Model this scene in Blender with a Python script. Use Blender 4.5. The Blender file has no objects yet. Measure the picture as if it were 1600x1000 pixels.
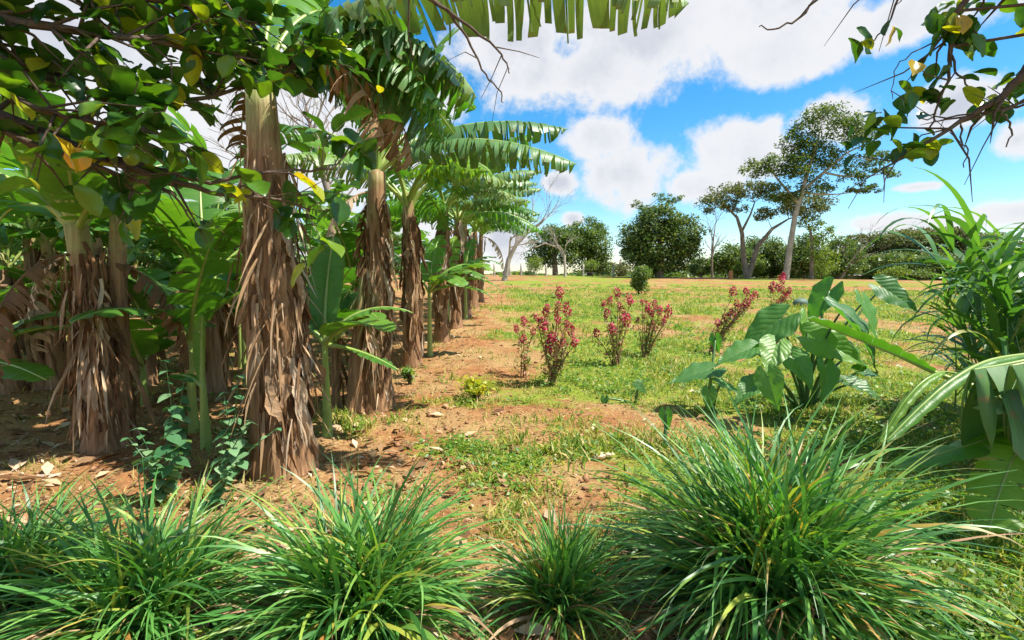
import bpy, math, random
import numpy as np
from mathutils import Vector, Matrix

# ------------------------------------------------------------------ camera, sky, sun
scene = bpy.context.scene
COL = scene.collection
R = math.radians
CAM_H, FPX, PITCH = 1.6, 800.0, R(5.0)
cam_d = bpy.data.cameras.new('camera')
cam_d.sensor_width = 36.0
cam_d.lens = 18.0
cam_d.clip_start = 0.05
cam_d.clip_end = 6000
cam = bpy.data.objects.new('camera', cam_d)
cam.location = (0, 0, CAM_H)
cam.rotation_euler = (math.pi / 2 - PITCH, 0, 0)
COL.objects.link(cam)
scene.camera = cam

SUN_EL, SUN_AZ = R(58), R(101)          # azimuth from +Y towards +X: high, from the right, a touch behind the camera
SKY_STRENGTH, SUN_STRENGTH, EXPOSURE = 0.13, 5.0, 0.95
CLOUD_LUM = 0.46
scene.view_settings.view_transform = 'Standard'
scene.view_settings.look = 'None'
scene.view_settings.gamma = 1.0
scene.view_settings.use_curve_mapping = False
scene.view_settings.exposure = EXPOSURE
scene.cycles.max_bounces = 5
scene.cycles.diffuse_bounces = 3
scene.cycles.glossy_bounces = 1
scene.cycles.transmission_bounces = 3
scene.cycles.use_denoising = True
scene.cycles.adaptive_threshold = 0.025

def ray(px, py):
    x, u = (px - 800) / FPX, (500 - py) / FPX
    f = Vector((0, math.cos(PITCH), -math.sin(PITCH)))
    up = Vector((0, math.sin(PITCH), math.cos(PITCH)))
    return f + up * u + Vector((x, 0, 0))

def P(px, py, d):
    """The point at forward distance d (metres) seen in direction (px, py) of the 1600 x 1000 photograph."""
    r = ray(px, py)
    return Vector((0, 0, CAM_H)) + r * (d / r.y)

class Nodes:
    def __init__(self, tree):
        self.t = tree
        tree.nodes.clear()
    def new(self, kind, **kw):
        n = self.t.nodes.new(kind)
        for k, v in kw.items():
            setattr(n, k, v)
        return n
    def link(self, a, b):
        self.t.links.new(a, b)
    def put(self, v, sock):
        if isinstance(v, (int, float)):
            sock.default_value = v
        elif isinstance(v, (tuple, list)):
            sock.default_value = tuple(v) + ((1,) if len(v) == 3 and len(sock.default_value) == 4 else ())
        else:
            self.link(v, sock)
    def math(self, op, a, b=None, c=None, clamp=False):
        n = self.new('ShaderNodeMath', operation=op, use_clamp=clamp)
        for i, v in enumerate((a, b, c)):
            if v is not None:
                self.put(v, n.inputs[i])
        return n.outputs[0]
    def mix(self, f, a, b, kind='MIX'):
        n = self.new('ShaderNodeMix', data_type='RGBA', blend_type=kind)
        self.put(f, n.inputs[0]); self.put(a, n.inputs[6]); self.put(b, n.inputs[7])
        return n.outputs[2]
    def noise(self, vec, scale, detail=3, rough=0.5, dist=0.0):
        n = self.new('ShaderNodeTexNoise')
        if vec is not None:
            self.link(vec, n.inputs['Vector'])
        n.inputs['Scale'].default_value = scale
        n.inputs['Detail'].default_value = detail
        n.inputs['Roughness'].default_value = rough
        n.inputs['Distortion'].default_value = dist
        return n.outputs['Fac']
    def ramp(self, f, stops):
        n = self.new('ShaderNodeValToRGB')
        e = n.color_ramp.elements
        while len(e) < len(stops):
            e.new(0.5)
        for i, (p, c) in enumerate(stops):
            e[i].position = p
            e[i].color = tuple(c) + (1,)
        self.put(f, n.inputs[0])
        return n.outputs[0]
    def smooth(self, v, lo, hi):
        n = self.new('ShaderNodeMapRange', interpolation_type='SMOOTHSTEP')
        self.put(v, n.inputs[0])
        n.inputs[1].default_value = lo
        n.inputs[2].default_value = hi
        return n.outputs[0]

world = bpy.data.worlds.new('World')
scene.world = world
world.use_nodes = True
def build_world():
    N = Nodes(world.node_tree)
    sky = N.new('ShaderNodeTexSky', sky_type='NISHITA', sun_disc=False)
    sky.sun_elevation, sky.sun_rotation = SUN_EL, SUN_AZ
    sky.air_density, sky.dust_density, sky.ozone_density = 1.0, 0.3, 3.0
    hs = N.new('ShaderNodeHueSaturation')
    hs.inputs['Saturation'].default_value = 1.40
    hs.inputs['Hue'].default_value = 0.492
    hs.inputs['Value'].default_value = 0.84
    N.link(sky.outputs[0], hs.inputs['Color'])
    tc = N.new('ShaderNodeTexCoord')
    d = tc.outputs['Generated']
    sep = N.new('ShaderNodeSeparateXYZ')
    N.link(d, sep.inputs[0])
    az = N.math('ARCTAN2', sep.outputs[0], sep.outputs[1])
    el = N.math('ARCSINE', sep.outputs[2])
    cm = N.new('ShaderNodeCombineXYZ')
    N.link(az, cm.inputs[0]); N.link(el, cm.inputs[1])
    ae = cm.outputs[0]
    # clouds, as (centre, half width, half height) of each bank
    blobs = [(1060, 40, 300, 105), (900, 120, 165, 75), (1240, 75, 170, 62), (1130, -140, 700, 130), (1430, 25, 220, 52), (790, 60, 120, 80),
             (1160, 240, 95, 72), (1305, 185, 75, 50), (985, 272, 95, 55), (930, 215, 70, 45), (875, 285, 38, 24), (1080, 290, 70, 30),
             (1500, 165, 85, 48), (1590, 220, 55, 34), (1435, 292, 48, 10), (1400, 350, 120, 22), (1580, 330, 90, 28), (700, 150, 40, 50),
             (895, 342, 22, 14), (300, 170, 330, 190), (560, 260, 160, 120), (100, 60, 230, 120), (620, 380, 200, 60), (780, 370, 70, 60), (200, -150, 260, 90)]
    field = None
    for (px, py, rx, ry) in blobs:
        r0 = ray(px, py).normalized()
        a0, e0 = math.atan2(r0.x, r0.y), math.asin(r0.z)
        r1 = ray(px + rx, py).normalized(); r2 = ray(px - rx, py).normalized()
        ra = abs(math.atan2(r1.x, r1.y) - math.atan2(r2.x, r2.y)) / 2
        s1 = ray(px, py + ry).normalized(); s2 = ray(px, py - ry).normalized()
        re_ = abs(math.asin(s1.z) - math.asin(s2.z)) / 2
        vm = N.new('ShaderNodeVectorMath', operation='MULTIPLY_ADD')
        N.link(ae, vm.inputs[0])
        vm.inputs[1].default_value = (1 / ra, 1 / re_, 0)
        vm.inputs[2].default_value = (-a0 / ra, -e0 / re_, 0)
        ln = N.new('ShaderNodeVectorMath', operation='LENGTH')
        N.link(vm.outputs[0], ln.inputs[0])
        b = N.math('SUBTRACT', 1.0, ln.outputs['Value'])
        field = b if field is None else N.math('SMOOTH_MAX', field, b, 0.25)
    # broken cloud all round, where the picture does not look
    wide = N.noise(d, 2.6, 2, 0.5)
    behind = N.smooth(N.math('ABSOLUTE', az), R(48), R(66))
    over = N.smooth(el, R(40), R(52))
    out = N.math('MAXIMUM', behind, over)
    wide = N.math('MULTIPLY', N.math('SUBTRACT', wide, 0.5), 5.0)
    field = N.math('ADD', N.math('MULTIPLY', field, N.math('SUBTRACT', 1.0, out)), N.math('MULTIPLY', wide, out))
    field = N.math('MAXIMUM', field, -1.2)
    n1 = N.noise(d, 7.5, 8, 0.62, 0.3)
    n2 = N.noise(d, 24.0, 5, 0.62)
    f = N.math('ADD', field, N.math('MULTIPLY', N.math('SUBTRACT', n1, 0.5), 1.7))
    f = N.math('ADD', f, N.math('MULTIPLY', N.math('SUBTRACT', n2, 0.5), 0.95))
    cover = N.smooth(f, -0.06, 0.44)
    thick = N.smooth(f, 0.25, 1.0)
    relief = N.noise(d, 5.0, 5, 0.55)
    body = N.mix(N.math('MULTIPLY', thick, N.smooth(relief, 0.36, 0.70)), (1.03, 1.035, 1.06), (0.72, 0.75, 0.85))
    lum = N.new('ShaderNodeVectorMath', operation='SCALE')
    N.link(body, lum.inputs[0]); lum.inputs[3].default_value = CLOUD_LUM / SKY_STRENGTH
    col = N.mix(N.math('MULTIPLY', cover, 0.97), hs.outputs[0], lum.outputs[0])
    bg = N.new('ShaderNodeBackground')
    bg.inputs[1].default_value = SKY_STRENGTH
    N.link(col, bg.inputs[0])
    o = N.new('ShaderNodeOutputWorld')
    N.link(bg.outputs[0], o.inputs[0])
build_world()

sun_d = bpy.data.lights.new('sun', 'SUN')
sun_d.energy = SUN_STRENGTH
sun_d.angle = R(0.53)
sun_d.color = (1.0, 0.95, 0.86)
sun = bpy.data.objects.new('sun', sun_d)
sdir = Vector((math.sin(SUN_AZ) * math.cos(SUN_EL), math.cos(SUN_AZ) * math.cos(SUN_EL), math.sin(SUN_EL)))
sun.rotation_euler = sdir.to_track_quat('Z', 'Y').to_euler()
sun.location = sdir * 60
COL.objects.link(sun)

# ------------------------------------------------------------------ helpers
_tabs = {}
def vnoise(x, y, seed):
    if seed not in _tabs:
        _tabs[seed] = np.random.RandomState(seed).rand(256, 256)
    t = _tabs[seed]
    x = np.asarray(x, float); y = np.asarray(y, float)
    xi = np.floor(x); yi = np.floor(y)
    fx, fy = x - xi, y - yi
    fx, fy = fx * fx * (3 - 2 * fx), fy * fy * (3 - 2 * fy)
    a, b = xi.astype(int) & 255, yi.astype(int) & 255
    a1, b1 = (a + 1) & 255, (b + 1) & 255
    return (t[a, b] * (1 - fx) + t[a1, b] * fx) * (1 - fy) + (t[a, b1] * (1 - fx) + t[a1, b1] * fx) * fy

def fbm(x, y, seed, oct=4):
    s, a, tot = 0.0, 1.0, 0.0
    for k in range(oct):
        s = s + a * vnoise(x * 2 ** k + 17.3 * k, y * 2 ** k - 9.1 * k, seed + k)
        tot += a
        a *= 0.5
    return s / tot

def ss(v, a, b):
    t = np.clip((np.asarray(v, float) - a) / (b - a), 0, 1)
    return t * t * (3 - 2 * t)

def H(x, y):
    """Height of the ground: level near the camera, then a long rise to a low crest about 60 m away."""
    x = np.asarray(x, float); y = np.asarray(y, float)
    yy = np.clip(y, 0, 62)
    crest = 1.62 - 0.013 * np.clip(x, 0, 60)
    z = crest * (np.clip(yy - 7, 0, None) / 55.0) ** 1.15
    z = z - 0.02 * np.clip(y - 64, 0, 200) * ss(y, 64, 80)
    near = 1 - ss(y, 40, 70)
    z = z + near * (0.10 * (fbm(x * 0.45, y * 0.45, 3, 3) - 0.5) + 0.05 * (fbm(x * 2.2, y * 2.2, 11, 3) - 0.5))
    z = z + 0.4 * (fbm(x * 0.03, y * 0.03, 5, 2) - 0.5) * ss(y, 66, 110)
    return z

def Hs(x, y):
    return float(H(x, y))

def G(x, y):
    """How much grass grows at a spot: 0 bare red earth, 1 closed turf."""
    x = np.asarray(x, float); y = np.asarray(y, float)
    n = fbm(x * 0.55, y * 0.55, 21, 4)
    n2 = fbm(x * 0.14, y * 0.14, 31, 3)
    n3 = fbm(x * 1.9, y * 1.9, 25, 3)
    base = 0.46 + 1.5 * (n - 0.5) + 0.7 * (n2 - 0.5) + 0.9 * (n3 - 0.5)
    plantation = 1 - ss(x, -1.9, 0.3 + 0.012 * y)
    base = base - 0.62 * plantation
    base = base + 0.16 * ss(x, 0.3, 1.8) * (1 - ss(y, 12, 24))
    base = base - 0.30 * (1 - ss(np.hypot((x + 0.1) / 1.3, (y - 3.2) / 1.2), 0.5, 1.1))
    base = base + 0.14 * ss(y, 14, 36)
    base = base - 0.22 * ss(y, 40, 50) * ss(x - 0.25 * y, 0, 5)
    return np.clip(base, 0, 1)

def ground(px, py):
    r = ray(px, py)
    t = 0.5
    last = 0.0
    while t < 200:
        q = Vector((0, 0, CAM_H)) + r * t
        if q.z <= Hs(q.x, q.y):
            for _ in range(20):
                m = (last + t) / 2
                q = Vector((0, 0, CAM_H)) + r * m
                if q.z <= Hs(q.x, q.y):
                    t = m
                else:
                    last = m
            return Vector((q.x, q.y, Hs(q.x, q.y)))
        last = t
        t += 0.05 + t * 0.01
    return Vector((r.x * 60, 60, Hs(r.x * 60, 60)))

def mesh_np(name, V, F, mats, smooth=False, attrs=None, uv=None, midx=None):
    V = np.asarray(V, np.float32); F = np.asarray(F, np.int32)
    k = F.shape[1]
    me = bpy.data.meshes.new(name)
    me.vertices.add(len(V)); me.vertices.foreach_set('co', V.ravel())
    me.loops.add(F.size); me.loops.foreach_set('vertex_index', F.ravel())
    me.polygons.add(len(F)); me.polygons.foreach_set('loop_start', np.arange(len(F), dtype=np.int32) * k)
    if midx is not None:
        me.polygons.foreach_set('material_index', np.asarray(midx, np.int32))
    for m in mats:
        me.materials.append(m)
    if attrs:
        for an, av in attrs.items():
            a = me.attributes.new(an, 'FLOAT', 'POINT')
            a.data.foreach_set('value', np.asarray(av, np.float32))
    if uv is not None:
        l = me.uv_layers.new(name='UVMap')
        l.data.foreach_set('uv', np.asarray(uv, np.float32)[F.ravel()].ravel())
    me.update(calc_edges=True)
    if smooth:
        me.polygons.foreach_set('use_smooth', np.ones(len(F), bool))
    return me

class MB:
    """Collects quads and triangles with UVs, then makes one mesh."""
    def __init__(self):
        self.v, self.f, self.m, self.uv = [], [], [], []
    def add(self, verts, faces, mat=0, uvs=None):
        o = len(self.v)
        self.v += [tuple(p) for p in verts]
        self.uv += list(uvs) if uvs is not None else [(0.0, 0.0)] * len(verts)
        self.f += [tuple(i + o for i in f) for f in faces]
        self.m += [mat] * len(faces)
    def tube(self, pts, radii, n=6, mat=0, cap=True):
        pts = [Vector(p) for p in pts]
        rings, uvs = [], []
        ref = None
        for i, p in enumerate(pts):
            t = (pts[min(i + 1, len(pts) - 1)] - pts[max(i - 1, 0)])
            t = t.normalized() if t.length > 1e-9 else Vector((0, 0, 1))
            if ref is None:
                ref = t.orthogonal().normalized()
            ref = (ref - t * ref.dot(t))
            ref = ref.normalized() if ref.length > 1e-6 else t.orthogonal().normalized()
            b = t.cross(ref)
            for k in range(n):
                a = 2 * math.pi * k / n
                rings.append(p + (ref * math.cos(a) + b * math.sin(a)) * radii[i])
                uvs.append((k / n, i / max(1, len(pts) - 1)))
        fs = []
        for i in range(len(pts) - 1):
            for k in range(n):
                fs.append((i * n + k, i * n + (k + 1) % n, (i + 1) * n + (k + 1) % n, (i + 1) * n + k))
        if cap:
            rings.append(pts[-1]); uvs.append((0.5, 1))
            e = len(rings) - 1
            for k in range(n):
                fs.append(((len(pts) - 1) * n + k, (len(pts) - 1) * n + (k + 1) % n, e))
        self.add(rings, fs, mat, uvs)
    def mesh(self, name, mats, smooth=True):
        me = bpy.data.meshes.new(name)
        me.from_pydata(self.v, [], self.f)
        for m in mats:
            me.materials.append(m)
        me.polygons.foreach_set('material_index', np.asarray(self.m, np.int32))
        l = me.uv_layers.new(name='UVMap')
        idx = np.empty(len(me.loops), np.int32)
        me.loops.foreach_get('vertex_index', idx)
        l.data.foreach_set('uv', np.asarray(self.uv, np.float32)[idx].ravel())
        if smooth:
            me.polygons.foreach_set('use_smooth', np.ones(len(me.polygons), bool))
        me.update()
        return me

def link(name, me, parent=None, loc=(0, 0, 0), rot=(0, 0, 0), scale=(1, 1, 1), matrix=None):
    o = bpy.data.objects.new(name, me)
    COL.objects.link(o)
    if parent is not None:
        o.parent = parent
    if matrix is not None:
        o.matrix_basis = matrix
    else:
        o.location, o.rotation_euler = loc, rot
        o.scale = (scale,) * 3 if isinstance(scale, (int, float)) else scale
    return o

def tag(o, label=None, cat=None, group=None, kind=None):
    if label: o['label'] = label
    if cat: o['category'] = cat
    if group: o['group'] = group
    if kind: o['kind'] = kind
    return o

def thing(name, label, cat, loc=(0, 0, 0), rz=0.0, group=None):
    return tag(link(name, None, None, loc, (0, 0, rz)), label, cat, group)

def unit_rand(rng, n):
    v = rng.normal(size=(n, 3))
    return v / np.linalg.norm(v, axis=1, keepdims=True)

def leaf_cloud(C, size, rng, up=0.6, aspect=0.45, fold=0.12, droop=0.0):
    """A folded rhombic leaf at every centre; returns vertices and quads."""
    C = np.asarray(C, float); n = len(C)
    L = np.asarray(size, float) * np.ones(n)
    nv = unit_rand(rng, n) + np.array([0, 0, up * 1.6])
    nv /= np.linalg.norm(nv, axis=1, keepdims=True)
    dv = unit_rand(rng, n) + np.array([0, 0, -droop])
    dv -= nv * np.sum(dv * nv, axis=1, keepdims=True)
    dv /= np.linalg.norm(dv, axis=1, keepdims=True) + 1e-9
    sv = np.cross(nv, dv)
    L = L[:, None]
    w = L * aspect * 0.5
    base, tip = C - dv * L * 0.5, C + dv * L * 0.5
    lft, rgt = C + sv * w + nv * L * fold, C - sv * w + nv * L * fold
    V = np.stack([base, rgt, tip, lft], 1).reshape(-1, 3)
    return V, np.arange(4 * n).reshape(n, 4)

def blades(base, az, e0, curve, length, width, nseg, rng, power=1.4, twist=0.5, maxdrop=-1.45):
    """Grass blades as tapering, arching ribbons; returns vertices, quads and the position along the blade."""
    base = np.asarray(base, float); n = len(base)
    t = np.linspace(0, 1, nseg + 1)
    ang = np.maximum(e0[:, None] - curve[:, None] * t[None, :] ** power, maxdrop)
    stp = (length / nseg)[:, None]
    hx = np.concatenate([np.zeros((n, 1)), np.cumsum(np.cos(ang[:, :-1]) * stp, 1)], 1)
    hz = np.concatenate([np.zeros((n, 1)), np.cumsum(np.sin(ang[:, :-1]) * stp, 1)], 1)
    wob = rng.normal(size=(n, 1)) * 0.10
    azs = az[:, None] + wob * t[None, :] * 2
    X = base[:, 0:1] + hx * np.cos(azs); Y = base[:, 1:2] + hx * np.sin(azs); Z = base[:, 2:3] + hz
    tw = rng.normal(size=(n, 1)) * twist * (0.3 + t[None, :])
    sx, sy = -np.sin(azs), np.cos(azs)
    nx, ny, nz = -np.sin(ang) * np.cos(azs), -np.sin(ang) * np.sin(azs), np.cos(ang)
    cx, cy, cz = sx * np.cos(tw) + nx * np.sin(tw), sy * np.cos(tw) + ny * np.sin(tw), nz * np.sin(tw)
    w = width[:, None] * 0.5 * np.clip(np.minimum(0.55 + 1.6 * t, 1.0) * (1 - t ** 2.6), 0.03, 1)[None, :]
    A = np.stack([X - cx * w, Y - cy * w, Z - cz * w], -1)
    B = np.stack([X + cx * w, Y + cy * w, Z + cz * w], -1)
    V = np.stack([A, B], 2).reshape(-1, 3)
    m = (nseg + 1) * 2
    o = (np.arange(n) * m)[:, None] + (np.arange(nseg) * 2)[None, :]
    o = o.reshape(-1)
    F = np.stack([o, o + 1, o + 3, o + 2], 1)
    T = np.repeat(np.tile(t, n), 2)
    return V, F, T

# ------------------------------------------------------------------ materials
def new_mat(name):
    m = bpy.data.materials.new(name)
    m.use_nodes = True
    return m, Nodes(m.node_tree)

def leaf_mat(name, ramp, tl=0.35, rough=0.42, spec=0.5, trans=(1.5, 1.55, 0.7), per='island', veins=0.0, tip=None, spots=None, noise=0.35, bump=0.0):
    m, N = new_mat(name)
    if per == 'island':
        rnd = N.new('ShaderNodeNewGeometry').outputs['Random Per Island']
    else:
        rnd = N.new('ShaderNodeObjectInfo').outputs['Random']
    col = N.ramp(rnd, ramp)
    tc = N.new('ShaderNodeTexCoord')
    nz = N.noise(tc.outputs['Object'], 6.0, 4, 0.6)
    if noise:
        col = N.mix(N.math('MULTIPLY', N.smooth(nz, 0.35, 0.75), noise), col, (1.35, 1.25, 0.9), 'MULTIPLY')
        col = N.mix(N.math('MULTIPLY', N.smooth(nz, 0.5, 0.25), noise), col, (0.6, 0.68, 0.62), 'MULTIPLY')
    bump_h = None
    if veins:
        mp = N.new('ShaderNodeMapping')
        mp.inputs['Scale'].default_value = (130, 2.0, 1)
        N.link(tc.outputs['UV'], mp.inputs[0])
        st = N.noise(mp.outputs[0], 1.0, 3, 0.6)
        col = N.mix(N.math('MULTIPLY', N.smooth(st, 0.4, 0.65), veins), col, (1.5, 1.4, 1.1), 'MULTIPLY')
        bump_h = st
        sp = N.new('ShaderNodeSeparateXYZ')
        N.link(tc.outputs['UV'], sp.inputs[0])
        edge = N.math('ABSOLUTE', N.math('SUBTRACT', sp.outputs[1], 0.5))
        en = N.math('ADD', edge, N.math('MULTIPLY', N.math('SUBTRACT', N.noise(tc.outputs['UV'], 30, 3), 0.5), 0.14))
        col = N.mix(N.math('MULTIPLY', N.smooth(en, 0.46, 0.53), 0.75), col, (0.22, 0.13, 0.05))
    if tip is not None:
        at = N.new('ShaderNodeAttribute', attribute_name='t')
        e = N.math('ADD', at.outputs['Fac'], N.math('MULTIPLY', N.math('SUBTRACT', rnd, 0.5), 0.45))
        col = N.mix(N.smooth(e, 0.98, 1.2), col, tip)
    if spots is not None:
        s = N.noise(tc.outputs['Object'], 14.0, 2, 0.5)
        col = N.mix(N.math('MULTIPLY', N.smooth(s, 0.62, 0.72), 0.7), col, spots)
    b = N.new('ShaderNodeBsdfPrincipled')
    N.put(col, b.inputs['Base Color'])
    b.inputs['Roughness'].default_value = rough
    b.inputs['Specular IOR Level'].default_value = spec
    if bump_h is not None or bump:
        bn = N.new('ShaderNodeBump')
        bn.inputs['Strength'].default_value = bump or 0.35
        bn.inputs['Distance'].default_value = 0.01
        N.put(bump_h if bump_h is not None else N.noise(tc.outputs['Object'], 40, 3), bn.inputs['Height'])
        N.link(bn.outputs[0], b.inputs['Normal'])
    out = N.new('ShaderNodeOutputMaterial')
    if tl > 0:
        tr = N.new('ShaderNodeBsdfTranslucent')
        N.put(N.mix(1.0, col, trans, 'MULTIPLY'), tr.inputs[0])
        mx = N.new('ShaderNodeMixShader')
        mx.inputs[0].default_value = tl
        N.link(b.outputs[0], mx.inputs[1]); N.link(tr.outputs[0], mx.inputs[2])
        N.link(mx.outputs[0], out.inputs[0])
    else:
        N.link(b.outputs[0], out.inputs[0])
    return m

def bark_mat(name, a, b, scale=(18, 18, 3), rough=0.9, bump=0.6):
    m, N = new_mat(name)
    tc = N.new('ShaderNodeTexCoord')
    mp = N.new('ShaderNodeMapping')
    mp.inputs['Scale'].default_value = scale
    N.link(tc.outputs['Object'], mp.inputs[0])
    n = N.noise(mp.outputs[0], 1.0, 6, 0.65)
    n2 = N.noise(tc.outputs['Object'], 2.2, 3, 0.5)
    f = N.math('ADD', N.math('MULTIPLY', n, 0.7), N.math('MULTIPLY', n2, 0.3))
    col = N.ramp(f, [(0.30, a), (0.68, b)])
    bs = N.new('ShaderNodeBsdfPrincipled')
    N.link(col, bs.inputs['Base Color'])
    bs.inputs['Roughness'].default_value = rough
    bs.inputs['Specular IOR Level'].default_value = 0.2
    bn = N.new('ShaderNodeBump')
    bn.inputs['Strength'].default_value = bump
    bn.inputs['Distance'].default_value = 0.03
    N.link(n, bn.inputs['Height']); N.link(bn.outputs[0], bs.inputs['Normal'])
    out = N.new('ShaderNodeOutputMaterial')
    N.link(bs.outputs[0], out.inputs[0])
    return m

def plain_mat(name, col, rough=0.7, noise=0.2, scale=12, spec=0.3):
    m, N = new_mat(name)
    tc = N.new('ShaderNodeTexCoord')
    n = N.noise(tc.outputs['Object'], scale, 4, 0.6)
    c = N.mix(n, tuple(v * (1 - noise) for v in col), tuple(min(1, v * (1 + noise)) for v in col))
    b = N.new('ShaderNodeBsdfPrincipled')
    N.link(c, b.inputs['Base Color'])
    b.inputs['Roughness'].default_value = rough
    b.inputs['Specular IOR Level'].default_value = spec
    out = N.new('ShaderNodeOutputMaterial')
    N.link(b.outputs[0], out.inputs[0])
    return m

def soil_mat():
    m, N = new_mat('field_earth')
    tc = N.new('ShaderNodeTexCoord')
    o = tc.outputs['Object']
    at = N.new('ShaderNodeAttribute', attribute_name='turf')
    big = N.noise(o, 0.7, 5, 0.6)
    mid = N.noise(o, 5.0, 5, 0.65)
    fine = N.noise(o, 34.0, 5, 0.7)
    soil = N.ramp(N.math('ADD', N.math('MULTIPLY', mid, 0.6), N.math('MULTIPLY', fine, 0.4)),
                  [(0.30, (0.13, 0.052, 0.020)), (0.50, (0.285, 0.125, 0.049)), (0.72, (0.43, 0.23, 0.10))])
    straw = N.ramp(fine, [(0.35, (0.26, 0.18, 0.07)), (0.7, (0.50, 0.38, 0.18))])
    soil = N.mix(N.math('MULTIPLY', N.smooth(N.math('ADD', big, N.math('MULTIPLY', N.math('SUBTRACT', fine, 0.5), 0.5)), 0.40, 0.62), 0.6), soil, straw)
    grass = N.ramp(N.math('ADD', N.math('MULTIPLY', mid, 0.5), N.math('MULTIPLY', fine, 0.5)),
                   [(0.32, (0.085, 0.135, 0.015)), (0.55, (0.20, 0.265, 0.03)), (0.75, (0.39, 0.37, 0.07))])
    g = N.math('ADD', at.outputs['Fac'], N.math('MULTIPLY', N.math('SUBTRACT', mid, 0.5), 1.2))
    g = N.math('ADD', g, N.math('MULTIPLY', N.math('SUBTRACT', fine, 0.5), 0.7))
    col = N.mix(N.math('MULTIPLY', N.smooth(g, 0.34, 0.72), 0.92), soil, grass)
    b = N.new('ShaderNodeBsdfPrincipled')
    N.link(col, b.inputs['Base Color'])
    b.inputs['Roughness'].default_value = 0.95
    b.inputs['Specular IOR Level'].default_value = 0.1
    bn = N.new('ShaderNodeBump')
    bn.inputs['Strength'].default_value = 0.8
    bn.inputs['Distance'].default_value = 0.05
    N.put(N.math('ADD', N.math('MULTIPLY', mid, 0.7), N.math('MULTIPLY', fine, 0.5)), bn.inputs['Height'])
    N.link(bn.outputs[0], b.inputs['Normal'])
    out = N.new('ShaderNodeOutputMaterial')
    N.link(b.outputs[0], out.inputs[0])
    return m

M = {}
M['soil'] = soil_mat()
M['banana'] = leaf_mat('banana_leaf_green', [(0.0, (0.050, 0.150, 0.020)), (0.55, (0.085, 0.215, 0.028)), (1.0, (0.15, 0.28, 0.035))], tl=0.33, rough=0.38, spec=0.5, per='object', veins=0.4, trans=(1.55, 1.75, 0.5), noise=0.25)
M['banana_old'] = leaf_mat('banana_leaf_weathered', [(0.0, (0.06, 0.15, 0.045)), (0.6, (0.10, 0.21, 0.06)), (1.0, (0.17, 0.25, 0.08))], tl=0.15, rough=0.42, spec=0.55, per='object', veins=0.5, trans=(1.4, 1.6, 0.6), noise=0.3, spots=(0.25, 0.15, 0.06))
M['midrib'] = leaf_mat('banana_midrib', [(0.0, (0.21, 0.32, 0.06)), (1.0, (0.34, 0.42, 0.12))], tl=0.1, rough=0.35, per='object')
M['dry'] = leaf_mat('dry_banana_leaf', [(0.0, (0.11, 0.055, 0.028)), (0.40, (0.24, 0.14, 0.075)), (0.70, (0.38, 0.25, 0.155)), (0.9, (0.50, 0.40, 0.31)), (1.0, (0.66, 0.54, 0.42))], tl=0.15, rough=0.85, spec=0.15, per='object', veins=0.0, trans=(1.2, 1.0, 0.7), noise=0.6, bump=0.5)
M['dry_many'] = leaf_mat('dry_leaf_scraps', [(0.0, (0.12, 0.06, 0.03)), (0.4, (0.24, 0.14, 0.075)), (0.75, (0.40, 0.27, 0.16)), (1.0, (0.58, 0.45, 0.33))], tl=0.12, rough=0.85, spec=0.15, per='island', trans=(1.2, 1.0, 0.7), noise=0.5)
M['citrus'] = leaf_mat('citrus_leaf', [(0.0, (0.020, 0.066, 0.012)), (0.62, (0.04, 0.125, 0.016)), (0.84, (0.12, 0.24, 0.02)), (0.96, (0.34, 0.36, 0.02)), (1.0, (0.5, 0.30, 0.02))], tl=0.38, rough=0.30, spec=0.55, per='object', trans=(1.9, 1.8, 0.4), noise=0.3, spots=(0.10, 0.12, 0.02))
M['citrus_many'] = leaf_mat('citrus_leaf_crown', [(0.0, (0.020, 0.066, 0.012)), (0.6, (0.045, 0.13, 0.018)), (0.9, (0.14, 0.25, 0.02)), (1.0, (0.34, 0.32, 0.02))], tl=0.42, rough=0.30, spec=0.55, per='island', trans=(1.9, 1.8, 0.4), noise=0.3)
M['fruit'] = plain_mat('citrus_rind', (0.62, 0.34, 0.03), 0.45, 0.3, 30, 0.5)
M['fruit_green'] = plain_mat('green_citrus_rind', (0.28, 0.34, 0.03), 0.45, 0.3, 30, 0.5)
M['twig'] = bark_mat('twig_bark', (0.06, 0.04, 0.03), (0.17, 0.12, 0.09), (30, 30, 30))
M['trunk'] = bark_mat('tree_bark', (0.10, 0.075, 0.055), (0.30, 0.24, 0.19), (5, 5, 1.2))
M['pale_bark'] = bark_mat('pale_tree_bark', (0.20, 0.16, 0.13), (0.50, 0.44, 0.38), (4, 4, 1.0))
M['wood_grey'] = bark_mat('weathered_post', (0.25, 0.22, 0.18), (0.5, 0.46, 0.4), (10, 10, 2))
M['lemongrass'] = leaf_mat('lemongrass_blade', [(0.0, (0.035, 0.13, 0.03)), (0.4, (0.08, 0.24, 0.045)), (0.80, (0.17, 0.36, 0.075)), (0.94, (0.34, 0.40, 0.06)), (1.0, (0.48, 0.22, 0.06))], tl=0.30, rough=0.42, spec=0.6, trans=(1.5, 1.6, 0.5), tip=(0.34, 0.24, 0.12), noise=0.0)
M['lemongrass_dry'] = leaf_mat('dry_grass_blade', [(0.0, (0.28, 0.16, 0.09)), (0.5, (0.45, 0.31, 0.18)), (1.0, (0.50, 0.26, 0.17))], tl=0.2, rough=0.7, spec=0.2, noise=0.0)
M['cane'] = leaf_mat('tall_grass_blade', [(0.0, (0.04, 0.12, 0.03)), (0.6, (0.09, 0.22, 0.045)), (0.92, (0.17, 0.30, 0.06)), (1.0, (0.40, 0.30, 0.10))], tl=0.36, rough=0.34, spec=0.6, trans=(1.5, 1.6, 0.5), tip=(0.2, 0.22, 0.07), noise=0.0)
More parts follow.
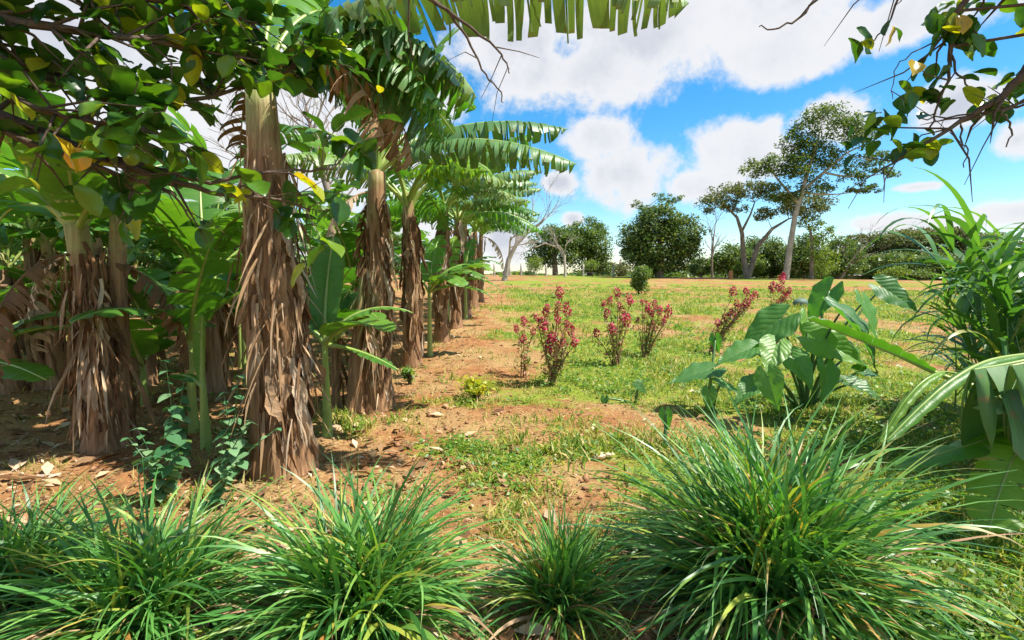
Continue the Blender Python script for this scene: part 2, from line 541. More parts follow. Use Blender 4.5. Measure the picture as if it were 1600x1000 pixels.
M['turf'] = leaf_mat('turf_blade', [(0.0, (0.065, 0.15, 0.014)), (0.36, (0.145, 0.245, 0.026)), (0.64, (0.33, 0.35, 0.055)), (1.0, (0.60, 0.46, 0.20))], tl=0.35, rough=0.5, spec=0.3, noise=0.0, trans=(1.4, 1.5, 0.5))
M['straw'] = leaf_mat('dead_straw', [(0.0, (0.22, 0.14, 0.06)), (0.6, (0.44, 0.32, 0.14)), (1.0, (0.62, 0.5, 0.27))], tl=0.15, rough=0.7, spec=0.2, noise=0.0)
M['weed'] = leaf_mat('weed_leaf', [(0.0, (0.06, 0.16, 0.025)), (0.6, (0.13, 0.26, 0.035)), (1.0, (0.28, 0.38, 0.05))], tl=0.38, rough=0.45, spec=0.4, noise=0.0)
M['nettle'] = leaf_mat('soft_herb_leaf', [(0.0, (0.05, 0.16, 0.06)), (0.6, (0.11, 0.25, 0.11)), (1.0, (0.22, 0.36, 0.18))], tl=0.3, rough=0.5, spec=0.4, per='object', noise=0.3)
M['yellow_leaf'] = leaf_mat('yellow_green_leaf', [(0.0, (0.22, 0.30, 0.02)), (0.6, (0.42, 0.42, 0.03)), (1.0, (0.6, 0.5, 0.05))], tl=0.35, rough=0.45, noise=0.0)
def taro_mat():
    m, N = new_mat('malanga_leaf')
    rnd = N.new('ShaderNodeObjectInfo').outputs['Random']
    col = N.ramp(rnd, [(0.0, (0.045, 0.14, 0.035)), (0.6, (0.09, 0.24, 0.045)), (1.0, (0.15, 0.30, 0.05))])
    tc = N.new('ShaderNodeTexCoord')
    sp = N.new('ShaderNodeSeparateXYZ'); N.link(tc.outputs['UV'], sp.inputs[0])
    v = N.math('ABSOLUTE', N.math('SUBTRACT', sp.outputs[1], 0.5))
    wob = N.math('MULTIPLY', N.noise(tc.outputs['UV'], 5, 2), 0.5)
    q = N.math('ADD', N.math('SUBTRACT', N.math('MULTIPLY', sp.outputs[0], 9.0), N.math('MULTIPLY', v, 5.5)), wob)
    dist = N.math('ABSOLUTE', N.math('SUBTRACT', N.math('FRACT', q), 0.5))
    line = N.math('MAXIMUM', N.smooth(dist, 0.06, 0.0), N.smooth(v, 0.022, 0.006))
    n = N.noise(tc.outputs['Object'], 9, 5, 0.65)
    col = N.mix(N.math('MULTIPLY', N.smooth(n, 0.35, 0.7), 0.45), col, (1.5, 1.3, 0.9), 'MULTIPLY')
    col = N.mix(N.math('MULTIPLY', N.smooth(n, 0.62, 0.74), 0.5), col, (0.20, 0.22, 0.05))
    en = N.math('ADD', v, N.math('MULTIPLY', N.math('SUBTRACT', N.noise(tc.outputs['UV'], 24, 3), 0.5), 0.10))
    col = N.mix(N.math('MULTIPLY', N.smooth(en, 0.485, 0.53), 0.7), col, (0.25, 0.19, 0.06))
    col = N.mix(N.math('MULTIPLY', line, 0.4), col, (0.20, 0.34, 0.12))
    bs = N.new('ShaderNodeBsdfPrincipled')
    N.put(col, bs.inputs['Base Color'])
    bs.inputs['Roughness'].default_value = 0.42
    bs.inputs['Specular IOR Level'].default_value = 0.55
    bn = N.new('ShaderNodeBump'); bn.inputs['Strength'].default_value = 0.28; bn.inputs['Distance'].default_value = 0.012
    N.put(N.math('ADD', N.smooth(dist, 0.0, 0.4), N.math('MULTIPLY', n, 0.5)), bn.inputs['Height'])
    N.link(bn.outputs[0], bs.inputs['Normal'])
    tr = N.new('ShaderNodeBsdfTranslucent'); N.put(N.mix(1.0, col, (1.6, 1.9, 0.4), 'MULTIPLY'), tr.inputs[0])
    mx = N.new('ShaderNodeMixShader'); mx.inputs[0].default_value = 0.4
    N.link(bs.outputs[0], mx.inputs[1]); N.link(tr.outputs[0], mx.inputs[2])
    out = N.new('ShaderNodeOutputMaterial'); N.link(mx.outputs[0], out.inputs[0])
    return m
M['taro'] = taro_mat()
M['taro_stalk'] = leaf_mat('malanga_stalk', [(0.0, (0.05, 0.13, 0.05)), (1.0, (0.12, 0.22, 0.07))], tl=0.0, rough=0.4, per='object')
M['flower'] = leaf_mat('crimson_flower', [(0.0, (0.32, 0.020, 0.065)), (0.6, (0.52, 0.05, 0.125)), (1.0, (0.66, 0.22, 0.26))], tl=0.1, rough=0.85, spec=0.1, per='island', noise=0.3)
M['flower_leaf'] = leaf_mat('red_tinged_leaf', [(0.0, (0.14, 0.22, 0.04)), (0.60, (0.30, 0.32, 0.08)), (0.82, (0.46, 0.26, 0.16)), (1.0, (0.50, 0.14, 0.14))], tl=0.3, rough=0.6, noise=0.0)
M['flower_stem'] = plain_mat('reddish_stem', (0.25, 0.13, 0.08), 0.7)
M['tree_dark'] = leaf_mat('dark_crown_leaf', [(0.0, (0.04, 0.085, 0.026)), (0.5, (0.085, 0.15, 0.038)), (0.85, (0.15, 0.21, 0.05)), (1.0, (0.26, 0.27, 0.08))], tl=0.32, rough=0.5, spec=0.35, noise=0.0)
M['tree_mid'] = leaf_mat('mid_crown_leaf', [(0.0, (0.055, 0.105, 0.03)), (0.6, (0.11, 0.18, 0.042)), (1.0, (0.22, 0.27, 0.065))], tl=0.33, rough=0.5, spec=0.35, noise=0.0)
M['tree_light'] = leaf_mat('light_crown_leaf', [(0.0, (0.08, 0.15, 0.025)), (0.6, (0.15, 0.23, 0.035)), (1.0, (0.28, 0.32, 0.05))], tl=0.33, rough=0.5, spec=0.3, noise=0.0)
M['tree_olive'] = leaf_mat('olive_crown_leaf', [(0.0, (0.07, 0.10, 0.04)), (0.6, (0.13, 0.165, 0.06)), (1.0, (0.24, 0.21, 0.095))], tl=0.32, rough=0.6, spec=0.25, noise=0.0)

def stem_mat():
    m, N = new_mat('banana_pseudostem')
    tc = N.new('ShaderNodeTexCoord')
    mp = N.new('ShaderNodeMapping')
    mp.inputs['Scale'].default_value = (26, 26, 1.6)
    N.link(tc.outputs['Object'], mp.inputs[0])
    st = N.noise(mp.outputs[0], 1.0, 5, 0.65)
    sep = N.new('ShaderNodeSeparateXYZ')
    N.link(tc.outputs['UV'], sep.inputs[0])
    patch = N.noise(tc.outputs['Object'], 2.6, 3, 0.6)
    green = N.ramp(st, [(0.3, (0.20, 0.22, 0.06)), (0.6, (0.36, 0.36, 0.13)), (0.8, (0.45, 0.40, 0.2))])
    brown = N.ramp(st, [(0.28, (0.10, 0.05, 0.025)), (0.55, (0.30, 0.165, 0.08)), (0.75, (0.46, 0.30, 0.17))])
    f = N.math('ADD', sep.outputs[1], N.math('MULTIPLY', N.math('SUBTRACT', patch, 0.5), 0.9))
    col = N.mix(N.smooth(f, 0.74, 1.08), brown, green)
    b = N.new('ShaderNodeBsdfPrincipled')
    N.link(col, b.inputs['Base Color'])
    b.inputs['Roughness'].default_value = 0.6
    b.inputs['Specular IOR Level'].default_value = 0.3
    bn = N.new('ShaderNodeBump')
    bn.inputs['Strength'].default_value = 0.7
    bn.inputs['Distance'].default_value = 0.02
    N.link(st, bn.inputs['Height']); N.link(bn.outputs[0], b.inputs['Normal'])
    out = N.new('ShaderNodeOutputMaterial')
    N.link(b.outputs[0], out.inputs[0])
    return m
M['stem'] = stem_mat()

# ------------------------------------------------------------------ ground
def axis(lo, hi, fine_lo, fine_hi, step, grow):
    a = list(np.arange(fine_lo, fine_hi, step))
    s, v = step, a[-1]
    while v < hi:
        s *= grow; v += s; a.append(v)
    s, v, b = step, a[0], []
    while v > lo:
        s *= grow; v -= s; b.append(v)
    return np.array(b[::-1] + a)
gx = axis(-3500, 3500, -7.0, 7.0, 0.07, 1.055)
gy = axis(-200, 4000, 1.6, 12.0, 0.07, 1.035)
X, Y = np.meshgrid(gx, gy, indexing='ij')
Z = H(X, Y)
nx, ny = len(gx), len(gy)
ii = (np.arange(nx - 1)[:, None] * ny + np.arange(ny - 1)[None, :]).ravel()
me = mesh_np('ground', np.stack([X, Y, Z], -1).reshape(-1, 3), np.stack([ii, ii + ny, ii + ny + 1, ii + 1], 1), [M['soil']], True,
             {'turf': G(X, Y).ravel()})
tag(link('ground', me), kind='structure')

# ------------------------------------------------------------------ trees beyond the crest
def bez(p0, p1, p2, n):
    return [p0 * ((1 - t) ** 2) + p1 * (2 * t * (1 - t)) + p2 * (t * t) for t in [i / n for i in range(n + 1)]]

def far_tree(name, label, d, trunks, lobes, leaf, seed, density=1.0, size=0.2, group=None, bark='trunk', clump=0.95, up=0.6, hollow=0.5, depth=0.8, cat='tree'):
    """trunks: polylines of (px, py, radius m); lobes: crown masses (px, py, half width, half height) at distance d."""
    rng = np.random.RandomState(seed); rr = random.Random(seed)
    b0 = trunks[0][0]
    base = P(b0[0], b0[1], d)
    base.z = Hs(base.x, base.y)
    root = thing(name, label, cat, base, 0, group)
    mb = MB()
    tips = []
    for tr in trunks:
        pts = [P(q[0], q[1], d) + Vector((0, rr.uniform(-.3, .3), 0)) for q in tr]
        if tr is trunks[0]:
            pts[0] = base - Vector((0, 0, 0.3))
        mb.tube([p - base for p in pts], [q[2] for q in tr], 8, 0)
        tips += pts[1:]
    C = []
    for (px, py, rx, ry) in lobes:
        c = P(px, py, d)
        ax, az_ = rx * d / FPX, ry * d / FPX
        ay = max(ax, az_) * depth
        c = c + Vector((0, rr.uniform(-.4, .4) * ay, 0))
        near = min(tips, key=lambda t: (t - c).length + max(0, t.z - c.z) * 3)
        mid = (near + c) / 2 + Vector((0, 0, -0.12 * (near - c).length))
        rad = 0.014 * (near - c).length + 0.025
        mb.tube([p - base for p in bez(near, mid, c, 5)], [rad * (1 - 0.14 * i) for i in range(6)], 5, 0)
        vol = ax * ay * az_
        n = int(max(8, density * 11 * (vol ** 0.62)))
        for _ in range(n):
            u = unit_rand(rng, 1)[0] * (hollow + (1 - hollow) * rng.rand() ** 0.5)
            q = Vector((c.x + u[0] * ax, c.y + u[1] * ay, c.z + u[2] * az_))
            if rr.random() < 0.45:
                mb.tube([p - base for p in bez(c, (c + q) / 2 + Vector((0, 0, -0.1)), q, 3)], [rad * .45, rad * .3, rad * .2, rad * .1], 4, 0, False)
            C.append((q, min(az_, ax) * clump * (0.35 + 0.4 * rr.random()) + 0.15))
    pts, sz = [], []
    for q, r in C:
        k = int(np.clip(115 * density * r ** 1.6 / (size / 0.2) ** 1.6, 45, 600))
        g = unit_rand(rng, k) * (rng.rand(k, 1) ** 0.45) * np.array([r * 1.25, r * 1.25, r * 0.75])
        pts.append(g + np.array(q - base)); sz.append(size * (0.6 + 0.8 * rng.rand(k)))
    V, F = leaf_cloud(np.concatenate(pts), np.concatenate(sz), rng, up, 0.6)
    link('trunk', mb.mesh('trunk', [M[bark]]), root)
    tag(link('crown', mesh_np('crown', V, F, [M[leaf]]), root), kind='stuff')
    return root

def bare_tree(name, label, d, start, dirv, length, radius, seed, levels=6, spread=0.55, bark='pale_bark', grav=0.0, cat='tree', kids=(2, 3), base_ground=True, first=None):
    rr = random.Random(seed)
    base = P(start[0], start[1], d)
    if base_ground:
        base.z = Hs(base.x, base.y)
    root = thing(name, label, cat, base)
    trunk, twigs = MB(), MB()
    def grow(p, v, L, r, lv):
        n = 4
        pts, q, w = [p], p, v.copy()
        for i in range(n):
            w = (w + Vector((rr.uniform(-.18, .18), rr.uniform(-.18, .18), rr.uniform(-.12, .12) + grav))).normalized()
            q = q + w * (L / n)
            pts.append(q)
        mb = trunk if lv >= levels - 1 else twigs
        mb.tube(pts, [r * (1 - 0.1 * i) for i in range(n + 1)], 7 if lv > levels - 2 else 4, 0, lv == 0)
        if lv == 0:
            return
        for k in range(rr.randint(*kids)):
            a = Vector((rr.uniform(-1, 1), rr.uniform(-1, 1), rr.uniform(-0.6, 0.8)))
            nv = (w + a * spread).normalized()
            j = rr.choice([2, 3, 4, 4])
            grow(pts[j], nv, L * rr.uniform(0.62, 0.86), r * rr.uniform(0.45, 0.62), lv - 1)
    if first:
        pts = [P(x, y, d) - base for x, y, _ in first]
        pts[0] = Vector((0, 0, -0.2))
        trunk.tube(pts, [q[2] for q in first], 8, 0)
        for j in range(1, len(pts)):
            w = (pts[j] - pts[j - 1]).normalized()
            for k in range(2):
                a = Vector((rr.uniform(-1, 1), rr.uniform(-.7, .7), rr.uniform(-0.2, 0.9)))
                grow(pts[j], (w + a * spread * 1.3).normalized(), length * (0.5 + 0.2 * rr.random()), first[j][2] * 0.62, levels - 2)
    else:
        grow(Vector((0, 0, -0.2)), Vector(dirv).normalized(), length, radius, levels)
    link('trunk', trunk.mesh('trunk', [M[bark]]), root)
    tag(link('branches', twigs.mesh('branches', [M[bark]]), root), kind='stuff')
    return root

far_tree('broadleaf_tree', 'tall leaning tree with pale trunk and open ragged crown above the field', 56,
         [[(1227, 436, .36), (1236, 385, .31), (1243, 340, .27), (1252, 300, .22), (1264, 262, .20), (1276, 225, .13), (1284, 195, .07)],
          [(1252, 300, .2), (1285, 270, .15), (1320, 240, .1), (1352, 225, .05)], [(1248, 318, .2), (1225, 290, .13), (1200, 265, .07)]],
         [(1285, 185, 30, 22), (1255, 208, 22, 12), (1312, 200, 26, 20), (1345, 215, 26, 20), (1240, 228, 22, 16), (1270, 228, 30, 20), (1185, 262, 26, 16), (1215, 258, 26, 18),
          (1250, 262, 32, 20), (1300, 252, 26, 18), (1360, 250, 26, 14), (1378, 272, 20, 9), (1330, 275, 22, 12), (1345, 297, 26, 8), (1275, 290, 26, 14), (1228, 300, 30, 14)],
         'tree_dark', 1, 0.95, 0.26, None, 'pale_bark', 0.8, hollow=0.3)
far_tree('spreading_tree', 'flat-topped spreading tree with forked dark limbs beside the pale leaning trunk', 60,
         [[(1168, 436, .38), (1163, 400, .32), (1158, 365, .24), (1150, 340, .17), (1135, 322, .1), (1118, 312, .05)],
          [(1158, 365, .17), (1172, 335, .11), (1180, 315, .06)],
          [(1170, 432, .34), (1184, 385, .29), (1205, 358, .19), (1232, 342, .09)]],
         [(1110, 318, 20, 16), (1135, 303, 28, 16), (1165, 298, 28, 14), (1195, 300, 26, 14), (1225, 320, 30, 16), (1260, 325, 34, 16), (1285, 315, 22, 14), (1200, 335, 24, 10), (1150, 325, 20, 8)],
         'tree_olive', 2, 1.0, 0.26, None, 'trunk', 0.75, hollow=0.3)
far_tree('round_tree', 'dense round dark green tree at the field edge behind the small round bush', 58,
         [[(1030, 432, .5), (1031, 400, .4), (1032, 360, .25)]],
         [(996, 375, 24, 28), (1028, 345, 28, 22), (1066, 366, 24, 30), (1030, 382, 38, 34), (998, 402, 22, 20), (1070, 400, 22, 22), (1032, 408, 36, 20), (1012, 342, 16, 12), (1052, 345, 18, 14), (985, 388, 14, 14), (1080, 382, 12, 16)],
         'tree_dark', 3, 1.3, 0.28, None, 'trunk', 0.75, hollow=0.6)
far_tree('thin_tree', 'sparse leafy top of a thin tree rising behind the dense round tree', 66,
         [[(1010, 432, .2), (1008, 380, .16), (1006, 325, .08)]],
         [(1005, 318, 18, 10), (1030, 308, 22, 7), (1055, 312, 14, 6)], 'tree_mid', 31, 0.5, 0.22, None, 'trunk', 0.6, hollow=0.2)
far_tree('broad_tree', 'dark broad tree behind the bleached arching bare tree near the fence', 66,
         [[(868, 428, .4), (866, 400, .3), (864, 375, .2)]],
         [(858, 378, 26, 24), (845, 398, 24, 20), (880, 395, 30, 24), (870, 372, 22, 16)], 'tree_dark', 4, 1.1, 0.28, None, 'trunk', 0.7, hollow=0.55)
far_tree('broad_tree', 'mid green rounded tree with the higher top, right beside the dark fence tree', 68,
         [[(922, 428, .4), (920, 400, .3), (918, 365, .2)]],
         [(915, 360, 32, 18), (905, 378, 28, 22), (930, 385, 24, 28), (935, 408, 20, 20), (910, 405, 24, 20)], 'tree_mid', 5, 1.15, 0.28, None, 'trunk', 0.7, hollow=0.55)
far_tree('light_tree', 'light green open tree right of the pale leaning trunk', 60,
         [[(1268, 436, .25), (1270, 400, .2), (1268, 370, .14), (1262, 350, .08)]],
         [(1262, 352, 18, 12), (1285, 362, 14, 14), (1278, 390, 18, 18), (1290, 405, 14, 20)], 'tree_light', 6, 0.9, 0.24, None, 'trunk', 0.7, hollow=0.35)
far_tree('rain_tree', 'wide flat umbrella-crowned tree on the far right beyond the field', 95,
         [[(1425, 440, .8), (1428, 420, .7), (1432, 400, .5)], [(1428, 420, .4), (1400, 402, .3), (1375, 390, .2)], [(1432, 405, .4), (1465, 390, .3), (1490, 385, .2)]],
         [(1352, 385, 30, 16), (1390, 376, 40, 14), (1430, 370, 40, 13), (1470, 368, 40, 14), (1505, 375, 34, 16), (1400, 395, 40, 14), (1455, 392, 45, 16), (1500, 400, 36, 18), (1340, 372, 16, 8), (1545, 385, 40, 20)],
         'tree_olive', 7, 1.0, 0.36, None, 'trunk', 0.7, hollow=0.4)
treeline = [
    (78, 1150, [(1140, 405, 24, 22), (1165, 412, 22, 20), (1128, 415, 22, 18)], 'tree_mid', 'low rounded tree filling the treeline left of the flat-topped tree'),
    (80, 1205, [(1195, 395, 28, 24), (1215, 405, 24, 26), (1190, 415, 24, 18)], 'tree_dark', 'dark low tree in the treeline behind the forked limbs'),
    (76, 1255, [(1255, 392, 24, 24), (1245, 412, 28, 22), (1268, 415, 22, 18)], 'tree_dark', 'dark low tree in the treeline right behind the pale leaning trunk'),
    (82, 1310, [(1312, 395, 24, 22), (1305, 415, 26, 18), (1330, 412, 22, 18)], 'tree_mid', 'rounded tree in the treeline just left of the umbrella crown'),
    (88, 1380, [(1372, 415, 30, 16), (1400, 412, 26, 18)], 'tree_dark', 'dark shrubby tree in the shade under the umbrella crown'),
    (84, 1470, [(1455, 415, 30, 18), (1490, 418, 30, 16)], 'tree_mid', 'low green tree under the right end of the umbrella crown'),
    (80, 1095, [(1095, 418, 24, 14), (1112, 412, 18, 16)], 'tree_mid', 'small treeline tree right of the dense round tree'),
    (84, 968, [(965, 420, 22, 10), (945, 418, 18, 12)], 'tree_olive', 'low scrubby tree left of the dense round tree'),
    (90, 1560, [(1550, 412, 40, 22), (1600, 405, 40, 26)], 'tree_dark', 'dark tree behind the tall grass at the right edge'),
]
for i, (d, px, lobes, mt, lab) in enumerate(treeline):
    far_tree('treeline_tree', lab, d, [[(px, 438, .3), (px, 420, .25), (px + 2, 405, .15)]], lobes, mt, 40 + i, 1.1, 0.32, 'trees along the far treeline', 'trunk', 0.8, hollow=0.5)
# distant wood closing the horizon
def wood():
    rng = np.random.RandomState(77)
    n = 60000
    a = rng.uniform(R(-62), R(62), n); d = rng.uniform(105, 170, n)
    x, y = d * np.sin(a), d * np.cos(a)
    hgt = (3.0 + 6.5 * fbm(a * 14, d * 0.02, 61, 3)) * (0.45 + 0.55 * ss(np.abs(x - 8), 5, 60))
    z = -1.2 + hgt * rng.rand(n) ** 0.7
    V, F = leaf_cloud(np.stack([x, y, z], 1), 0.9 + 0.7 * rng.rand(n), rng, 0.6, 0.7)
    tag(link('distant_wood', mesh_np('distant_wood', V, F, [M['tree_mid']])), 'distant green wood closing the horizon behind the field', 'wood', kind='stuff')
wood()

bare_tree('bare_tree', 'leafless grey tree with fan of twigs behind the banana row', 46, (787, 428), (0.1, 0, 1), 3.2, .35, 5, 5, 0.7, 'pale_bark',
          first=[(785, 430, .26), (795, 405, .22), (806, 383, .17), (826, 362, .12), (846, 348, .08), (858, 335, .045)])
bare_tree('bare_tree', 'bleached small bare tree with arching limb in front of the dark fence trees', 57, (883, 428), (-0.1, 0, 1), 2.0, .2, 9, 6, 0.9, 'pale_bark',
          first=[(883, 428, .13), (882, 400, .12), (872, 387, .10), (852, 380, .09), (838, 386, .065), (822, 393, .04)])
bare_tree('bare_tree', 'tall leafless tree seen between the two front banana trunks', 22, (528, 440), (-0.15, 0, 1), 3.4, .25, 12, 6, 0.62, 'trunk',
          first=[(528, 445, .26), (526, 380, .22), (520, 320, .17), (500, 260, .12), (488, 210, .08), (478, 165, .05)])
bare_tree('bare_tree', 'small leaning leafless tree under the left end of the umbrella crown', 80, (1310, 440), (0.5, 0, 1), 3.0, .3, 14, 5, 0.7, 'trunk',
          first=[(1308, 440, .3), (1325, 415, .25), (1340, 395, .15), (1352, 385, .08)])
bare_tree('bare_tree', 'thin nearly leafless tree beside the dense round tree', 64, (1113, 434), (0, 0, 1), 2.4, .14, 17, 6, 0.5, 'trunk',
          first=[(1113, 434, .16), (1112, 405, .14), (1114, 380, .1), (1118, 350, .05)])

def shrub(name, label, px, py, w, h, leaf, seed, size, n, d=None, cat='bush', group=None, low=False):
    rng = np.random.RandomState(seed); rr = random.Random(seed)
    b = ground(px, py) if d is None else Vector((P(px, py, d).x, d, Hs(P(px, py, d).x, d)))
    root = thing(name, label, cat, b, 0, group)
    mb = MB(); cs = []
    for k in range(9):
        a = rr.uniform(0, 6.28); t = Vector((math.cos(a) * w * .4 * rr.random(), math.sin(a) * w * .4 * rr.random(), h * rr.uniform(.18 if low else .35, .85)))
        mb.tube(bez(Vector((0, 0, -.03)), Vector((t.x * .3, t.y * .3, t.z * .6)), t, 4), [.02, .016, .012, .008, .004], 5)
        cs.append(t)
    k = n // len(cs)
    pts = np.concatenate([np.array(c) + unit_rand(rng, k) * (rng.rand(k, 1) ** .4) * np.array([w * .3, w * .3, h * .26]) for c in cs])
    pts[:, 2] = np.maximum(pts[:, 2], 0.04)
    V, F = leaf_cloud(pts, size * (0.6 + .8 * rng.rand(len(pts))), rng, .6, .5)
    link('stem', mb.mesh('stem', [M['twig']]), root)
    tag(link('foliage', mesh_np('foliage', V, F, [M[leaf]]), root), kind='stuff')
    return root
shrub('round_bush', 'small round leafy bush standing alone in the open field', 997, 461, 1.5, 1.7, 'tree_mid', 70, .13, 3400, low=True)
for i, (px, w, h, lf, lab) in enumerate([
        (834, 2.4, 2.2, 'tree_light', 'bright green bush behind the fence, left of the bleached bare tree'),
        (926, 2.4, 1.9, 'tree_light', 'bright green bush behind the fence, left of the round trees'),
        (1153, 1.5, 1.7, 'tree_light', 'yellow-green shrub at the foot of the flat-topped tree'),
        (1182, 1.7, 1.9, 'tree_light', 'yellow-green shrub just left of the pale leaning trunk'),
        (1284, 3.0, 2.6, 'tree_light', 'yellow-green shrub just right of the pale leaning trunk'),
        (1085, 1.9, 1.5, 'tree_mid', 'low green shrub right of the dense round tree'),
        (1398, 3.5, 1.7, 'tree_light', 'low bright green bush in front of the umbrella-crowned tree'),
        (1440, 3.0, 1.5, 'tree_mid', 'low green bush at the far right edge of the field')]):
    shrub('field_edge_bush', lab, px, 432, w, h, lf, 80 + i, .22, 900, d=61.5, group='bushes along the field edge')

# fence along the crest
def fence():
    b = P(850, 430, 60)
    root = thing('wire_fence', 'wire fence on pale posts along the far crest', 'fence', (b.x, 60, Hs(b.x, 60)))
    tops = []
    for px in (772, 796, 814, 853, 884, 911, 958):
        p = P(px, 430, 60)
        z = Hs(p.x, 60)
        mb = MB()
        mb.tube([Vector((0, 0, -.2)), Vector((0.01, 0, .7)), Vector((0.03, 0, 1.42))], [.12, .11, .10], 7)
        link('post', mb.mesh('post', [M['wood_grey']]), root, (p.x - b.x, 0, z - Hs(b.x, 60)))
        tops.append(Vector((p.x - b.x, 0, z - Hs(b.x, 60))))
    for hgt in (.45, .85, 1.25):
        mb = MB()
        mb.tube([t + Vector((0, -.12, hgt)) for t in tops], [.008] * len(tops), 4)
        link('wire', mb.mesh('wire', [M['wood_grey']]), root)
fence()

def box(mb, lo, hi, mat=0):
    x0, y0, z0 = lo; x1, y1, z1 = hi
    mb.add([(x0, y0, z0), (x1, y0, z0), (x1, y1, z0), (x0, y1, z0), (x0, y0, z1), (x1, y0, z1), (x1, y1, z1), (x0, y1, z1)],
           [(0, 3, 2, 1), (4, 5, 6, 7), (0, 1, 5, 4), (1, 2, 6, 5), (2, 3, 7, 6), (3, 0, 4, 7)], mat)
def shed():
    p = P(1338, 428, 92)
    root = thing('shed', 'low distant shed with white roof glimpsed under the umbrella tree', 'shed', (p.x, 92, p.z - 2.2))
    mb = MB(); box(mb, (-2.4, 0, 0), (2.4, 3, 1.9)); link('wall', mb.mesh('wall', [plain_mat('shed_wall', (.4, .38, .35))], False), root)
    mb = MB()
    mb.add([(-2.7, -.4, 1.9), (2.7, -.4, 1.9), (2.7, 3.4, 2.6), (-2.7, 3.4, 2.6), (-2.7, -.4, 1.98), (2.7, -.4, 1.98), (2.7, 3.4, 2.68), (-2.7, 3.4, 2.68)],
           [(0, 3, 2, 1), (4, 5, 6, 7), (0, 1, 5, 4), (1, 2, 6, 5), (2, 3, 7, 6), (3, 0, 4, 7)])
    link('roof', mb.mesh('roof', [plain_mat('white_roof', (.75, .75, .75))], False), root)
shed()
def stump():
    p = P(1141, 434, 58)
    mb = MB()
    mb.tube([Vector((0, 0, -.2)), Vector((.02, 0, .4)), Vector((.05, 0, .8)), Vector((.04, 0, .95))], [.32, .25, .22, .12], 9)
    tag(link('tree_stump', mb.mesh('tree_stump', [plain_mat('orange_wood', (.5, .2, .07), .9, .4)]), None, (p.x, 58, Hs(p.x, 58))), 'small orange-brown stump on the crest left of the flat-topped tree', 'stump')
stump()
def boulder():
    b = ground(1251, 480)
    rng = np.random.RandomState(4)
    n, m = 18, 11
    mb = MB(); vs = []
    for j in range(m + 1):
        th = math.pi * j / m
        for k in range(n):
            a = 2 * math.pi * k / n
            r = 1 + .10 * float(fbm(3 + 1.3 * math.cos(a) * math.sin(th), 5 + 1.3 * math.cos(th) + math.sin(a), 90, 3))
            vs.append((.30 * r * math.sin(th) * math.cos(a), .22 * r * math.sin(th) * math.sin(a), .17 + .18 * r * math.cos(th)))
    fs = [(j * n + k, (j + 1) * n + k, (j + 1) * n + (k + 1) % n, j * n + (k + 1) % n) for j in range(m) for k in range(n)]
    mb.add(vs, fs)
    tag(link('boulder', mb.mesh('boulder', [plain_mat('grey_green_stone', (.10, .15, .11), .6, .4, 6)]), None, (b.x, b.y, b.z - .02), (0, 0, .3), b.y / 19.0), 'smooth dark grey-green boulder beside the far crimson flowers', 'boulder')
boulder()

